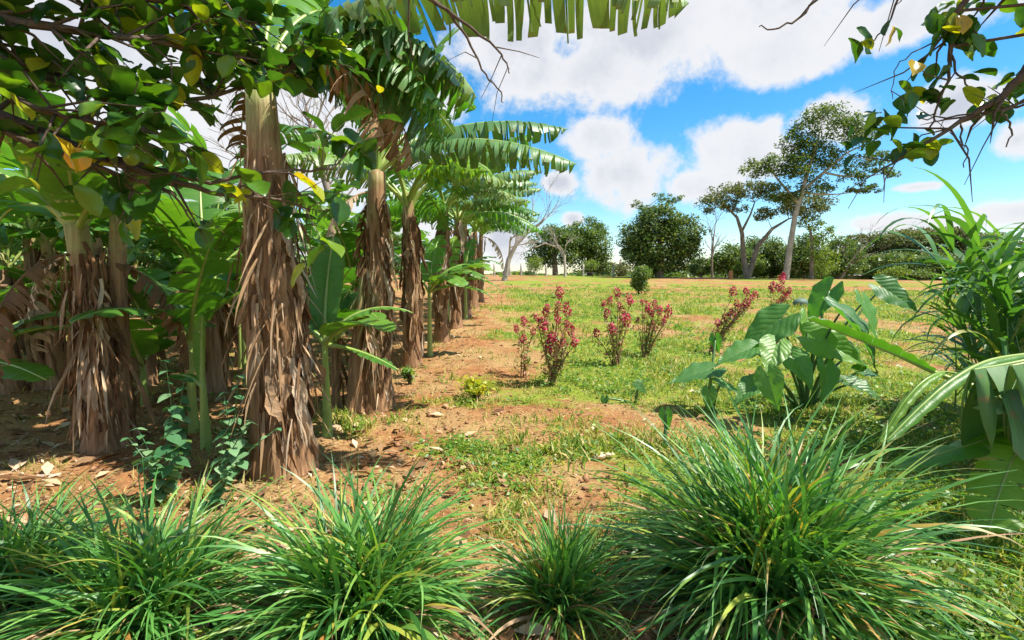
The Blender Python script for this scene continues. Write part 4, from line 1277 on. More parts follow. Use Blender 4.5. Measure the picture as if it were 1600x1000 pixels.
def malanga(label, base, leaves, seed, group=None):
    """leaves: (px, py, d of the stalk's end, tip direction, facing direction, size)."""
    rr = random.Random(seed)
    root = thing('malanga_plant', label, 'malanga plant', base, 0, group)
    for i, (px, py, d, tip, nrm, size) in enumerate(leaves):
        q = P(px, py, d) - base
        tv = Vector(tip).normalized(); nv = Vector(nrm).normalized()
        nv = (nv - tv * nv.dot(tv)).normalized()
        sv = nv.cross(tv)
        mt = Matrix((tv, sv, nv)).transposed().to_4x4()
        s = size * .84 / .5
        o = link('leaf', HEART[i % 4], root, matrix=Matrix.Translation(q) @ mt @ Matrix.Scale(s, 4))
        mb = MB()
        st = Vector((rr.uniform(-.06, .06), rr.uniform(-.06, .06), -.03))
        mid = Vector((q.x * .45, q.y * .45, q.z * .72))
        mb.tube(bez(st, mid, q, 9), [.022 - .0013 * k for k in range(10)], 7)
        link('stalk', mb.mesh('stalk', [M['taro_stalk']]), root)
    return root
bm_ = ground(1256, 640)
dM = bm_.y
malanga('large malanga clump with big arrow-shaped leaves above the biggest lemongrass', bm_, [
    (1218, 500, dM - .1, (-.60, .1, -.50), (-.3, -.70, .65), .70),
    (1212, 540, dM - .5, (-.40, -.5, -.45), (.1, -.45, .9), .50),
    (1275, 530, dM - .3, (.60, -.3, -.28), (-.15, -.85, .55), .66),
    (1312, 490, dM - .5, (.42, -.4, -.55), (.30, -.30, .95), .80),
    (1350, 472, dM - .1, (.1, -.4, -.75), (.5, -.7, .5), .55),
    (1380, 450, dM + .2, (.5, -.2, -.35), (-.2, -.8, .6), .56),
    (1296, 455, dM + .1, (-.35, .1, -.6), (-.5, -.5, .7), .56),
    (1330, 552, dM + .2, (.6, .2, -.4), (.2, -.6, .8), .55),
    (1200, 588, dM - .9, (.15, -.35, -.9), (-.5, -.6, .4), .42),
    (1345, 580, dM + .1, (.8, .1, -.1), (0, -.5, .85), .34),
    (1240, 560, dM - .4, (.2, -.6, -.6), (-.3, -.3, .9), .46),
    (1290, 575, dM - .5, (-.2, -.5, -.7), (.3, -.6, .7), .44),
    (1262, 500, dM + .3, (-.1, -.3, -.8), (.3, -.8, .4), .5),
    (1172, 545, dM - .2, (-.85, -.2, -.25), (-.1, -.35, .9), .55),
    (1180, 600, dM - .6, (-.7, -.4, -.35), (.0, -.4, .9), .42),
    (1330, 600, dM - .4, (.7, -.4, -.3), (.1, -.4, .9), .45)], 5)
b2 = ground(1112, 640)
malanga('small malanga plant with one umbrella-like leaf left of the large clump', b2, [
    (1108, 578, b2.y, (-.9, -.2, -.18), (.05, -.25, .95), .62), (1126, 600, b2.y - .1, (.85, -.1, -.28), (.1, -.3, .95), .36),
    (1118, 528, b2.y + .3, (.1, -.2, -.9), (-.6, -.7, .2), .24), (1108, 612, b2.y - .3, (-.1, -.3, -.9), (-.3, -.9, .2), .26)], 6)
b3 = ground(1040, 700)
malanga('single small malanga leaf standing at the edge of the biggest lemongrass', b3, [(1040, 645, b3.y, (.1, -.2, -.95), (-.5, -.8, .2), .2)], 7)
b4 = ground(998, 630)
malanga('tiny malanga seedling in the grass right of the nearest crimson flowers', b4, [(996, 600, b4.y, (.5, -.1, -.5), (-.3, -.6, .7), .2), (945, 622, b4.y, (-.1, -.3, -.8), (-.4, -.8, .4), .16)], 8)

# ------------------------------------------------------------------ crimson cockscomb plants
def flower_head(seed):
    """A ragged crest: a lumpy core bristling with small bracts."""
    rng = np.random.RandomState(seed)
    k = 70
    u = unit_rand(rng, k)
    h = rng.rand(k)
    r = .020 + .022 * np.sin(h * math.pi * .9 + .25)
    C = np.stack([u[:, 0] * r, u[:, 1] * r, h * .13 + u[:, 2] * .012], 1)
    V, F = leaf_cloud(C, .034 * (.6 + .8 * rng.rand(k)), rng, .3, .55, .15, -.4)
    return mesh_np('flower_head', V, F, [M['flower']])
HEADS = [flower_head(900 + i) for i in range(4)]
def cockscomb(label, base, tops, seed, head=1.0):
    """tops: the flower heads as (px, py); the stems run down to the base."""
    rr = random.Random(seed); rng = np.random.RandomState(seed)
    root = thing('cockscomb_plant', label, 'flower', base, 0, 'crimson flowering plants in the field')
    mb = MB(); lp = []
    for i, (px, py) in enumerate(tops):
        q = P(px, py, base.y + rr.uniform(-.2, .25)) - base
        st = Vector((rr.uniform(-.06, .06), rr.uniform(-.06, .06), -.02))
        mid = Vector((q.x * .35, q.y * .4, q.z * .5)) + Vector((rr.uniform(-.04, .04), 0, 0))
        c = bez(st, mid, q, 8)
        mb.tube(c, [.013 - .001 * k for k in range(9)], 5)
        sc = head * rr.uniform(.85, 1.45)
        link('flower_head', rr.choice(HEADS), root, q, (rr.uniform(-.3, .3), rr.uniform(-.3, .3), rr.uniform(0, 6)), (sc, sc, sc * rr.uniform(.7, 1.15)))
        for p in c[2:]:
            for _ in range(6):
                lp.append((p.x + rr.gauss(0, .05), p.y + rr.gauss(0, .05), max(.03, p.z + rr.gauss(0, .05))))
    V, F = leaf_cloud(np.array(lp), .085 * (.5 + rng.rand(len(lp))), rng, .2, .3, .1, .5)
    link('stem', mb.mesh('stem', [M['flower_stem']]), root)
    tag(link('foliage', mesh_np('foliage', V, F, [M['flower_leaf']]), root), kind='stuff')
cockscomb('tallest near crimson flower plant, its topmost head on a long stem', ground(862, 602), [(874, 466), (855, 486), (871, 485), (853, 497), (888, 494), (840, 502), (873, 505), (893, 525), (880, 545), (862, 535), (850, 520), (870, 560), (896, 540), (886, 512), (858, 552)], 1, 1.15)
cockscomb('small sparse crimson flower plant left of the tallest near one', ground(818, 590), [(820, 510), (808, 520), (832, 524), (815, 535)], 2, .9)
cockscomb('crimson flower plant with slender heads, left of the bushier far pair', ground(962, 572), [(966, 464), (942, 478), (952, 476), (968, 484), (985, 475), (975, 492), (946, 497), (958, 520), (980, 510), (932, 527), (970, 505)], 3, 1.1)
cockscomb('bushy crimson flower plant with close-set heads, right of the slender one', ground(1008, 560), [(1004, 476), (1012, 486), (1024, 484), (1030, 492), (1018, 494), (1006, 498), (1042, 497), (996, 505), (1036, 510), (1020, 515)], 4, 1.15)
cockscomb('reddish leaning crimson flower plant beside the malanga leaves', ground(1108, 555), [(1150, 478), (1168, 462), (1172, 470), (1146, 462), (1155, 488), (1160, 484), (1140, 495), (1132, 500), (1168, 480), (1122, 512), (1150, 500), (1180, 466)], 5, 1.15)
cockscomb('tall crimson flower plant with stacked heads above the malanga leaves', ground(1212, 545), [(1219, 437), (1222, 443), (1203, 454), (1217, 456), (1224, 458), (1234, 460), (1221, 470), (1208, 458), (1214, 478), (1228, 466)], 6, 1.15)

# ------------------------------------------------------------------ tall grass at the right
def grass_clump(name, label, cat, base, n, spread, length, width, e0, curve, mat, seed, dry=0, nseg=8, group=None, radius=.16, azr=(0, 2 * math.pi), power=1.4, side_bias=None):
    rng = np.random.RandomState(seed)
    root = thing(name, label, cat, base, 0, group)
    def make(n, mat, part, fl, low=False):
        az = rng.uniform(azr[0], azr[1], n)
        r = radius * np.sqrt(rng.rand(n))
        a2 = rng.uniform(0, 2 * math.pi, n)
        b = np.stack([r * np.cos(a2), r * np.sin(a2), np.full(n, -.02)], 1)
        q = rng.rand(n)
        el = np.radians(e0[0] + (e0[1] - e0[0]) * (q if not low else q * .5))
        cv = np.radians(rng.uniform(curve[0], curve[1], n)) * (1.15 - .55 * q)
        ln = rng.uniform(length[0], length[1], n) * fl
        V, F, T = blades(b, az, el, cv, ln, rng.uniform(width[0], width[1], n), nseg, rng, power)
        gz = H(V[:, 0] + base.x, V[:, 1] + base.y) - base.z + .008
        V[:, 2] = np.maximum(V[:, 2], gz)
        tag(link(part, mesh_np(part, V, F, [M[mat]], True, {'t': T}), root), kind='stuff')
    make(n, mat, 'blades', 1.0)
    if dry:
        make(dry, 'lemongrass_dry', 'dry_blades', .85, True)
    return root

def cane_clump(label, base, canes, radius, height, seed, leaf=(.6, 1.15)):
    rng = np.random.RandomState(seed); rr = random.Random(seed)
    root = thing('tall_grass', label, 'tall grass', base)
    B, A, E, C_, L_, W_ = [], [], [], [], [], []
    for k in range(canes):
        a = rr.uniform(0, 6.28); r = radius * math.sqrt(rr.random())
        p0 = Vector((r * math.cos(a), r * math.sin(a), -.05))
        h = height * rr.uniform(.45, 1.0)
        la = a + rr.uniform(-.6, .6); le = rr.uniform(.05, .38) * h
        p2 = p0 + Vector((le * math.cos(la), le * math.sin(la), h)); p1 = p0 + Vector((0, 0, h * .6))
        c = bez(p0, p1, p2, 12)
        mb = MB(); mb.tube(c, [.011 - .0006 * i for i in range(13)], 6)
        link('cane', mb.mesh('cane', [M['taro_stalk']]), root)
        side = rr.uniform(0, 6.28)
        for i in range(2, 13, 2):
            side += math.pi + rr.uniform(-.5, .5)
            for _ in range(1 if i < 8 else 3):
                B.append(c[i]); A.append(side + rr.uniform(-.4, .4)); E.append(R(rr.uniform(42, 78))); C_.append(R(rr.uniform(70, 165)))
                L_.append(rr.uniform(*leaf) * (1 - .02 * i)); W_.append(rr.uniform(.035, .07))
    V, F, T = blades(np.array([tuple(b) for b in B]), np.array(A), np.array(E), np.array(C_), np.array(L_), np.array(W_), 11, rng, 1.5, .4)
    gz = H(V[:, 0] + base.x, V[:, 1] + base.y) - base.z + .008
    V[:, 2] = np.maximum(V[:, 2], gz)
    tag(link('blades', mesh_np('blades', V, F, [M['cane']], True, {'t': T}), root), kind='stuff')
cane_clump('tall cane-like grass clump with drooping blades at the right edge', Vector((4.55, 4.1, Hs(4.55, 4.1))), 26, .5, 2.0, 21, (.9, 1.6))
cane_clump('lower dark fringe of tall grass drooping behind the cane-like clump', Vector((5.6, 5.5, Hs(5.6, 5.5))), 26, .7, 1.7, 22, (.8, 1.3))

# ------------------------------------------------------------------ lemongrass in front
lg = [('big dark lemongrass clump at the left corner, in shade', (-1.70, 2.26), 1150, (.40, .86), 1.0, (4, 84), (.012, .026), (50, 150)),
      ('full lemongrass clump in front of the thick banana trunk', (-.70, 2.24), 1300, (.40, .92), 1.05, (0, 85), (.013, .030), (45, 140)),
      ('small upright lemongrass clump between the two big ones', (.23, 2.34), 460, (.28, .62), .55, (30, 88), (.011, .022), (20, 110)),
      ('biggest lemongrass clump, spiky with orange-tinged blades', (1.27, 2.40), 1950, (.48, 1.24), 1.25, (0, 85), (.011, .029), (40, 155)),
      ('lemongrass clump at the far left edge, cut by the frame', (-2.55, 2.50), 800, (.4, .78), 1.0, (5, 83), (.012, .026), (50, 150))]
for i, (lab, (x, y), n, ln, sp, el, wd, cv) in enumerate(lg):
    grass_clump('lemongrass', lab, 'lemongrass', Vector((x, y, Hs(x, y))), n, 1, ln, wd, el, cv, 'lemongrass', 950 + i, dry=int(n * .13), nseg=10, group='lemongrass clumps along the front', radius=.17 * sp, power=1.5)

# ------------------------------------------------------------------ soft herbs by the front trunk
def herb_leaf(seed):
    mb = MB()
    out = [(0, .0), (.10, .30), (.30, .42), (.55, .34), (.8, .16), (1.0, 0)]
    for side in (-1, 1):
        vs = []
        for (x, w) in out:
            vs += [(x, 0, -.08 * x * x), (x, side * w, .10 * w - .12 * x * x)]
        fs = [(2 * i, 2 * i + 2, 2 * i + 3, 2 * i + 1) if side < 0 else (2 * i + 1, 2 * i + 3, 2 * i + 2, 2 * i) for i in range(len(out) - 1)]
        mb.add(vs, fs)
    return mb.mesh('leaf', [M['nettle']])
HERB = herb_leaf(1)
def herb(label, base, stems, seed, size=.09):
    rr = random.Random(seed)
    root = thing('herb_plant', label, 'herb', base, 0, 'soft herbs at the foot of the thick trunk')
    mb = MB()
    for (dx, dy, h) in stems:
        c = bez(Vector((0, 0, -.02)), Vector((dx * .2, dy * .2, h * .6)), Vector((dx, dy, h)), 9)
        mb.tube(c, [.007 - .0005 * k for k in range(10)], 5)
        a = rr.uniform(0, 3)
        for j, p in enumerate(c[2:]):
            a += 1.57
            for sg in (0, math.pi):
                s = size * rr.uniform(.6, 1.15) * (1.0 if j < 5 else .6)
                o = link('leaf', HERB, root, p, (0, rr.uniform(.1, .6), a + sg), s)
    link('stem', mb.mesh('stem', [M['taro_stalk']]), root)
def at_d(px, d):
    x = (px - 800) / FPX * d
    return Vector((x, d, Hs(x, d)))
herb('bushy soft green herb behind the shaded lemongrass', at_d(235, 3.55), [(-.15, 0, .55), (.1, .05, .7), (.25, -.1, .5), (-.3, .1, .45), (.05, -.15, .4)], 1, .12)
herb('tall soft herb with heart leaves left of the pale spear shoot', at_d(262, 4.1), [(-.05, 0, .95), (.1, 0, .8), (.0, .1, .6)], 2, .14)
herb('pale nettle-like herb arching towards the thick front trunk', at_d(318, 3.45), [(.28, .0, .62), (.1, 0, .52), (.42, .1, .55), (.18, -.1, .35)], 3, .085)
herb('soft green herb between the spear shoot and the thick front trunk', at_d(352, 3.9), [(-.05, 0, .72), (.05, .05, .85), (.12, 0, .5)], 4, .13)
shrub('seedling', 'small yellow-green seedling on the bare earth in the middle', 744, 625, .42, .30, 'yellow_leaf', 91, .085, 190, cat='seedling')
shrub('seedling', 'small green weed at the foot of the banana row', 640, 600, .3, .25, 'weed', 92, .07, 140, cat='seedling')

# ------------------------------------------------------------------ citrus branches overhead
def citrus_leaf(seed):
    rr = random.Random(seed)
    mb = MB()
    fat = rr.uniform(1.0, 1.45)
    prof = [(x, w * fat) for x, w in [(0, .03), (.10, .15), (.26, .25), (.44, .29), (.62, .28), (.78, .21), (.92, .10), (1.0, .01)]]
    prof = [(x, w * rr.uniform(.9, 1.1)) for x, w in prof]
    cv = rr.uniform(.05, .25)
    vs = []
    for (x, w) in prof:
        for c in (-1, -.6, 0, .6, 1):
            vs.append((x, c * w + .05 * math.sin(x * 3 + seed) * x, (.42 if abs(c) == 1 else .2) * w * (c != 0) - cv * x * x + .03 * math.sin(x * 9 + c * 2 + seed)))
    mb.add(vs, [(5 * i + k, 5 * i + 5 + k, 5 * i + 6 + k, 5 * i + 1 + k) for i in range(len(prof) - 1) for k in range(4)])
    return mb
CIT = [citrus_leaf(i) for i in range(8)]
CITM = [c.mesh('leaf', [M['citrus']]) for c in CIT]

def citrus_tree(label, trunk, branches, seed, n_parts, twig_n, leaf_size, extra, explicit=None, fruits=()):
    """branches: polylines of (px, py, d, radius); twigs and leaves grow along them, explicit leaves sit where given."""
    rr = random.Random(seed)
    base = Vector((trunk[0], trunk[1], Hs(trunk[0], trunk[1])))
    root = thing('citrus_tree', label, 'citrus tree', base)
    tb = MB()
    fork = Vector((trunk[0], trunk[1], trunk[2]))
    tb.tube([Vector((0, 0, -.1)), Vector((.03, .02, .6)), Vector((-.02, .03, 1.2)), fork - base], [.12, .10, .09, .07], 9)
    link('trunk', tb.mesh('trunk', [M['twig']]), root)
    leaves = []
    bm_b = MB()
    for (pts, dens, tw) in branches:
        w = [P(a, b, c) for a, b, c, r in pts]
        rad = [r for a, b, c, r in pts]
        bm = MB()
        # joined to the fork outside the frame
        c0 = [fork, fork.lerp(w[0], .5) + Vector((0, 0, .10))]
        # smooth the polyline
        path, prad = list(c0), [rad[0] * 1.5, rad[0] * 1.25]
        for i in range(len(w) - 1):
            p0 = w[max(i - 1, 0)]; p1 = w[i]; p2 = w[i + 1]; p3 = w[min(i + 2, len(w) - 1)]
            for k in range(4):
                t = k / 4
                q = .5 * ((2 * p1) + (p2 - p0) * t + (2 * p0 - 5 * p1 + 4 * p2 - p3) * t * t + (3 * p1 - p0 - 3 * p2 + p3) * t ** 3)
                path.append(q + Vector((rr.uniform(-.006, .006), rr.uniform(-.006, .006), rr.uniform(-.006, .006)))); prad.append(rad[i] + (rad[i + 1] - rad[i]) * t)
        path.append(w[-1]); prad.append(rad[-1])
        bm.tube([p - base for p in path], prad, 6)
        o = link('branch', bm.mesh('branch', [M['twig']]), root)
        tm = MB()
        for k in range(tw):
            i = rr.randrange(2, len(path) - 1)
            p = path[i]
            d = (path[i + 1] - path[i]).normalized()
            v = (d * .8 + Vector((rr.uniform(-1, 1), rr.uniform(-.8, .8), rr.uniform(-.7, .8)))).normalized()
            L = rr.uniform(.10, .34)
            q1 = p + v * L * .5; q2 = p + (v + Vector((rr.uniform(-.3, .3), rr.uniform(-.3, .3), rr.uniform(-.4, .1)))).normalized() * L
            tm.tube([p - base, q1 - base, q2 - base], [prad[i] * .45 + .0008, prad[i] * .3 + .0007, .0009], 4)
            for t in range(int(dens * rr.uniform(.6, 1.5))):
                s = rr.uniform(.25, 1.05)
                pt = p.lerp(q1, s * 2) if s < .5 else q1.lerp(q2, min(1, s * 2 - 1))
                lv = (v * .5 + Vector((rr.uniform(-1, 1), rr.uniform(-1, 1), rr.uniform(-.9, .5)))).normalized()
                leaves.append((pt, lv, leaf_size * rr.choice((.5, .7, .9, 1.0, 1.2, 1.35)) * rr.uniform(.9, 1.1)))
        if tw:
            tag(link('twigs', tm.mesh('twigs', [M['twig']]), o), kind='stuff')
    def frame(lv):
        up = Vector((rr.uniform(-.6, .6), rr.uniform(-.6, .6), 1)).normalized()
        s = up.cross(lv)
        s = s.normalized() if s.length > .05 else Vector((1, 0, 0))
        n = lv.cross(s)
        return Matrix((lv, s, n)).transposed().to_4x4()
    for (px, py, d, ang, size) in (explicit or []):
        a = R(ang)
        lv = Vector((math.cos(a), rr.uniform(-.35, .35), math.sin(a))).normalized()
        link('leaf', CITM[rr.randrange(8)], root, matrix=Matrix.Translation(P(px, py, d) - base) @ frame(lv) @ Matrix.Scale(size, 4))
    def seen(p):
        q = p - Vector((0, 0, CAM_H))
        z = q.y * math.cos(PITCH) - q.z * math.sin(PITCH)
        if z < .2: return False
        u = q.y * math.sin(PITCH) + q.z * math.cos(PITCH)
        return abs(q.x / z) < 1.02 and abs(u / z) < .65
    rr.shuffle(leaves)
    leaves.sort(key=lambda l: not seen(l[0]))
    for pt, lv, s in leaves[:n_parts]:
        link('leaf', CITM[rr.randrange(8)], root, matrix=Matrix.Translation(pt - base) @ frame(lv) @ Matrix.Scale(s, 4))
    rest = list(leaves[n_parts:])
    for (c, r, n) in extra:                      # rest of the crown, outside the frame, plus any leaves added to cast shade
        for _ in range(n):
            u = Vector((rr.gauss(0, 1), rr.gauss(0, 1), rr.gauss(0, 1))).normalized() * rr.random() ** .5
            pt = Vector((c[0] + u.x * r[0], c[1] + u.y * r[1], c[2] + u.z * r[2]))
            rest.append((pt, Vector((rr.uniform(-1, 1), rr.uniform(-1, 1), rr.uniform(-.9, .4))).normalized(), leaf_size * rr.uniform(.6, 1.2)))
    if rest:
        V, F = [], []
        o = 0
        for pt, lv, s in rest:
            src = CIT[rr.randrange(8)]
            mt = np.array(Matrix.Translation(pt - base) @ frame(lv) @ Matrix.Scale(s, 4))
            v = np.array(src.v)
            V.append(v @ mt[:3, :3].T + mt[:3, 3]); F.append(np.array(src.f) + o); o += len(v)
        tag(link('foliage', mesh_np('foliage', np.concatenate(V), np.concatenate(F), [M['citrus_many']], True), root), kind='stuff')
    for (px, py, d, r, mt) in fruits:
        mb = MB(); n, m = 14, 9
        vs = [(r * math.sin(math.pi * j / m) * math.cos(2 * math.pi * k / n) * (1 + .02 * math.sin(5 * k + j)), r * math.sin(math.pi * j / m) * math.sin(2 * math.pi * k / n), -r * 1.06 * math.cos(math.pi * j / m)) for j in range(m + 1) for k in range(n)]
        mb.add(vs, [(j * n + k, j * n + (k + 1) % n, (j + 1) * n + (k + 1) % n, (j + 1) * n + k) for j in range(m) for k in range(n)])
        mb.tube([Vector((0, 0, r)), Vector((.01, .01, r * 1.8)), Vector((.03, .03, r * 2.6))], [.004, .003, .003], 5)
        link('fruit', mb.mesh('fruit', [M[mt]]), root, P(px, py, d) - base)

Lb = [([(-60, 150, 1.75, .022), (60, 205, 1.8, .018), (200, 262, 1.85, .014), (330, 300, 1.95, .009), (430, 312, 2.05, .005), (485, 330, 2.1, .003)], 2.2, 26),
      ([(-60, 172, 1.6, .014), (80, 235, 1.65, .010), (190, 275, 1.75, .007), (270, 300, 1.8, .005), (300, 345, 1.8, .003)], 1.4, 12),
      ([(-60, 80, 1.65, .018), (80, 120, 1.75, .014), (200, 160, 1.8, .010), (330, 150, 1.95, .007), (450, 110, 2.1, .005), (505, 78, 2.15, .003)], 3.4, 52),
      ([(-60, 20, 1.6, .018), (120, 45, 1.7, .012), (260, 70, 1.8, .009), (400, 95, 1.95, .004)], 3.6, 46),
      ([(-60, -40, 1.6, .018), (100, -20, 1.7, .014), (250, 0, 1.8, .010), (360, 20, 1.9, .006)], 3.0, 40),
      ([(230, -90, 1.95, .03), (350, 5, 2.05, .022), (415, 68, 2.1, .012), (440, 100, 2.1, .006)], .8, 8),
      ([(330, 285, 1.95, .008), (440, 268, 2.05, .005), (520, 262, 2.1, .004), (550, 225, 2.15, .003)], 1.0, 5),
      ([(540, -80, 2.0, .012), (640, -20, 2.0, .010), (700, 18, 2.0, .006), (735, 72, 2.05, .0045), (752, 108, 2.05, .0035), (778, 138, 2.05, .003), (786, 160, 2.05, .002)], 0, 4),
      ([(640, -20, 2.0, .008), (720, 30, 2.0, .006), (775, 75, 2.0, .004), (792, 100, 2.0, .003), (796, 115, 2.0, .002)], 0, 3),
      ([(-60, 110, 1.5, .014), (40, 160, 1.55, .010), (130, 190, 1.6, .007), (230, 200, 1.7, .004)], 3.2, 34)]
rq = random.Random(71)
expl = [(rq.gauss(480, 22), rq.gauss(95, 22), 2.15, rq.uniform(-160, 160), rq.uniform(.07, .12)) for _ in range(16)]
expl += [(rq.gauss(540, 26), rq.gauss(225, 20), 2.15, rq.uniform(-160, 160), rq.uniform(.07, .13)) for _ in range(15)]
expl += [(rq.gauss(455, 25), rq.gauss(330, 18), 2.1, rq.uniform(-160, 160), rq.uniform(.07, .12)) for _ in range(5)]
citrus_tree('citrus tree whose dark leafy branches hang in from the upper left corner', (-2.7, 1.5, 2.15), Lb, 3, 255, 1, .086,
            [((-1.7, 1.7, 3.2), (.9, .8, .5), 900), ((-.95, 1.6, 3.5), (.9, .8, .4), 650), ((-2.7, 1.6, 2.9), (.9, .9, .8), 700)], expl,  # middle leaf cloud: unseen, added on the sun side to shade the branches
            [(213, 30, 1.85, .030, 'fruit_green'), (205, 247, 1.8, .024, 'fruit_green')])
def yellow_leaf():
    root = next(o for o in COL.objects if o.get('label', '').startswith('citrus tree whose dark'))
    mb = MB()
    n = 14
    ring = [(.036 * math.cos(6.283 * k / n) * (1 + .05 * math.sin(3 * k)), .008 * math.sin(6.283 * k / n * 2), .035 * math.sin(6.283 * k / n)) for k in range(n)]
    mb.add(ring + [(x * .5, y * .5 - .006, z * .5) for x, y, z in ring] + [(0, -.006, 0)], [(k, (k + 1) % n, n + (k + 1) % n, n + k) for k in range(n)] + [(n + k, n + (k + 1) % n, 2 * n) for k in range(n)])
    mb.tube([Vector((0, 0, .034)), Vector((.004, .005, .05)), Vector((.02, .02, .075))], [.002, .0015, .0015], 5)
    o = link('leaf', mb.mesh('leaf', [M['fruit']]), root, P(122, 249, 1.6) - root.location, (.1, .1, .3))
    o['label'] = 'round orange-yellow dying leaf'
yellow_leaf()
Rb = [([(1690, 30, 1.8, .022), (1620, 90, 1.82, .018), (1565, 150, 1.85, .013), (1500, 190, 1.88, .008), (1430, 232, 1.9, .005), (1372, 268, 1.95, .003)], .5, 12),
      ([(1690, -60, 1.8, .018), (1560, -40, 1.85, .013), (1495, 20, 1.88, .011), (1484, 72, 1.9, .009), (1482, 110, 1.9, .006), (1466, 170, 1.9, .004), (1450, 205, 1.92, .003)], 1.0, 8),
      ([(1400, -50, 1.9, .007), (1290, -8, 1.95, .005), (1250, 28, 1.95, .004), (1210, 45, 1.95, .003), (1186, 42, 1.95, .002)], 0, 2),
      ([(1440, -50, 1.9, .006), (1402, 0, 1.92, .004), (1388, 38, 1.92, .003), (1362, 66, 1.92, .002)], .4, 2),
      ([(1485, 75, 1.9, .005), (1492, 105, 1.9, .004), (1508, 130, 1.9, .003), (1532, 158, 1.9, .002)], .0, 1),
      ([(1690, 130, 1.85, .006), (1590, 165, 1.88, .004), (1500, 180, 1.9, .003), (1440, 185, 1.9, .002)], .2, 4),
      ([(1690, 120, 1.75, .005), (1580, 165, 1.8, .004), (1570, 182, 1.8, .004), (1582, 205, 1.8, .003), (1572, 230, 1.8, .002)], 0, 1),
      ([(1500, 190, 1.88, .004), (1502, 215, 1.88, .003), (1512, 235, 1.88, .0025), (1506, 262, 1.88, .0015)], 0, 0),
      ([(1500, 20, 1.88, .005), (1470, 60, 1.9, .003), (1415, 90, 1.9, .002), (1395, 120, 1.92, .0016), (1395, 155, 1.92, .0012)], 0, 1)]
rq = random.Random(72)
ex = []
for (cx, cy, sx, sy, n) in [(1342, 50, 14, 8, 4), (1392, 30, 6, 6, 3), (1482, 28, 26, 18, 26), (1428, 148, 14, 12, 9), (1478, 148, 14, 10, 5), (1520, 146, 12, 8, 6), (1562, 140, 18, 18, 14),
                            (1600, 118, 8, 12, 4), (1380, 188, 28, 16, 16), (1405, 222, 24, 12, 9), (1452, 215, 12, 8, 4), (1515, 45, 14, 14, 7), (1420, 240, 10, 8, 5), (1585, 40, 10, 30, 4)]:
    for _ in range(n):
        ex.append((rq.gauss(cx, sx), rq.gauss(cy, sy), 1.9 + rq.uniform(-.05, .08), rq.uniform(-170, 30), rq.uniform(.05, .095)))
citrus_tree('citrus tree whose sparse twigs with yellowing leaves hang in from the upper right', (2.75, 1.55, 2.3), Rb, 4, 120, 1, .075, [((2.5, 1.6, 3.4), (.7, .7, .5), 260)], ex)

# ------------------------------------------------------------------ turf, weeds and litter
def sample_ground(rng, n, y0, y1, power, xpad=1.06):
    y = y0 + (y1 - y0) * rng.rand(n) ** power
    x = (rng.rand(n) * 2 - 1) * y * xpad
    return x, y
def turf():
    rng = np.random.RandomState(5)
    x, y = sample_ground(rng, 420000, 1.9, 34, 1.55)
    g = G(x, y)
    patch = fbm(x * 3.1, y * 3.1, 44, 3)
    keep = rng.rand(len(x)) < np.clip((g - .30) * 1.5 + (patch - .5) * 2.6, .03, 1)
    x, y = x[keep], y[keep]
    n = len(x)
    s = (.7 + .8 * rng.rand(n)) * np.clip(.6 + y * .035, .6, 1.6)
    base = np.stack([x, y, H(x, y) - .004], 1)
    s = s * (.55 + 1.5 * fbm(x * 1.1, y * 1.1, 47, 3) ** 2 * 1.4)
    V, F, T = blades(base, rng.uniform(0, 6.28, n), np.radians(rng.uniform(20, 85, n)), np.radians(rng.uniform(10, 90, n)), .085 * s, .010 * s, 2, rng, 1.2)
    tag(link('turf_grass', mesh_np('turf_grass', V, F, [M['turf']], False)), 'short patchy grass growing over the red earth of the field', 'grass', kind='stuff')
turf()
def weeds():
    rng = np.random.RandomState(6)
    x, y = sample_ground(rng, 26000, 2.0, 40, 1.5)
    g = G(x, y)
    keep = rng.rand(len(x)) < np.clip((g - .42) * 1.9 + (fbm(x * 1.3, y * 1.3, 54, 3) - .5) * 2.2, .02, 1)
    x, y = x[keep], y[keep]
    m = 10
    X = np.repeat(x, m) + rng.normal(size=len(x) * m) * .055; Yy = np.repeat(y, m) + rng.normal(size=len(x) * m) * .055
    Zz = H(X, Yy) + .01 + .07 * rng.rand(len(X)) ** 1.3
    V, F = leaf_cloud(np.stack([X, Yy, Zz], 1), .05 * (.5 + rng.rand(len(X))) * np.clip(.75 + Yy * .03, .8, 1.8), rng, .9, .55)
    tag(link('ground_weeds', mesh_np('ground_weeds', V, F, [M['weed']])), 'low broad-leaved weeds scattered through the field grass', 'weeds', kind='stuff')
weeds()
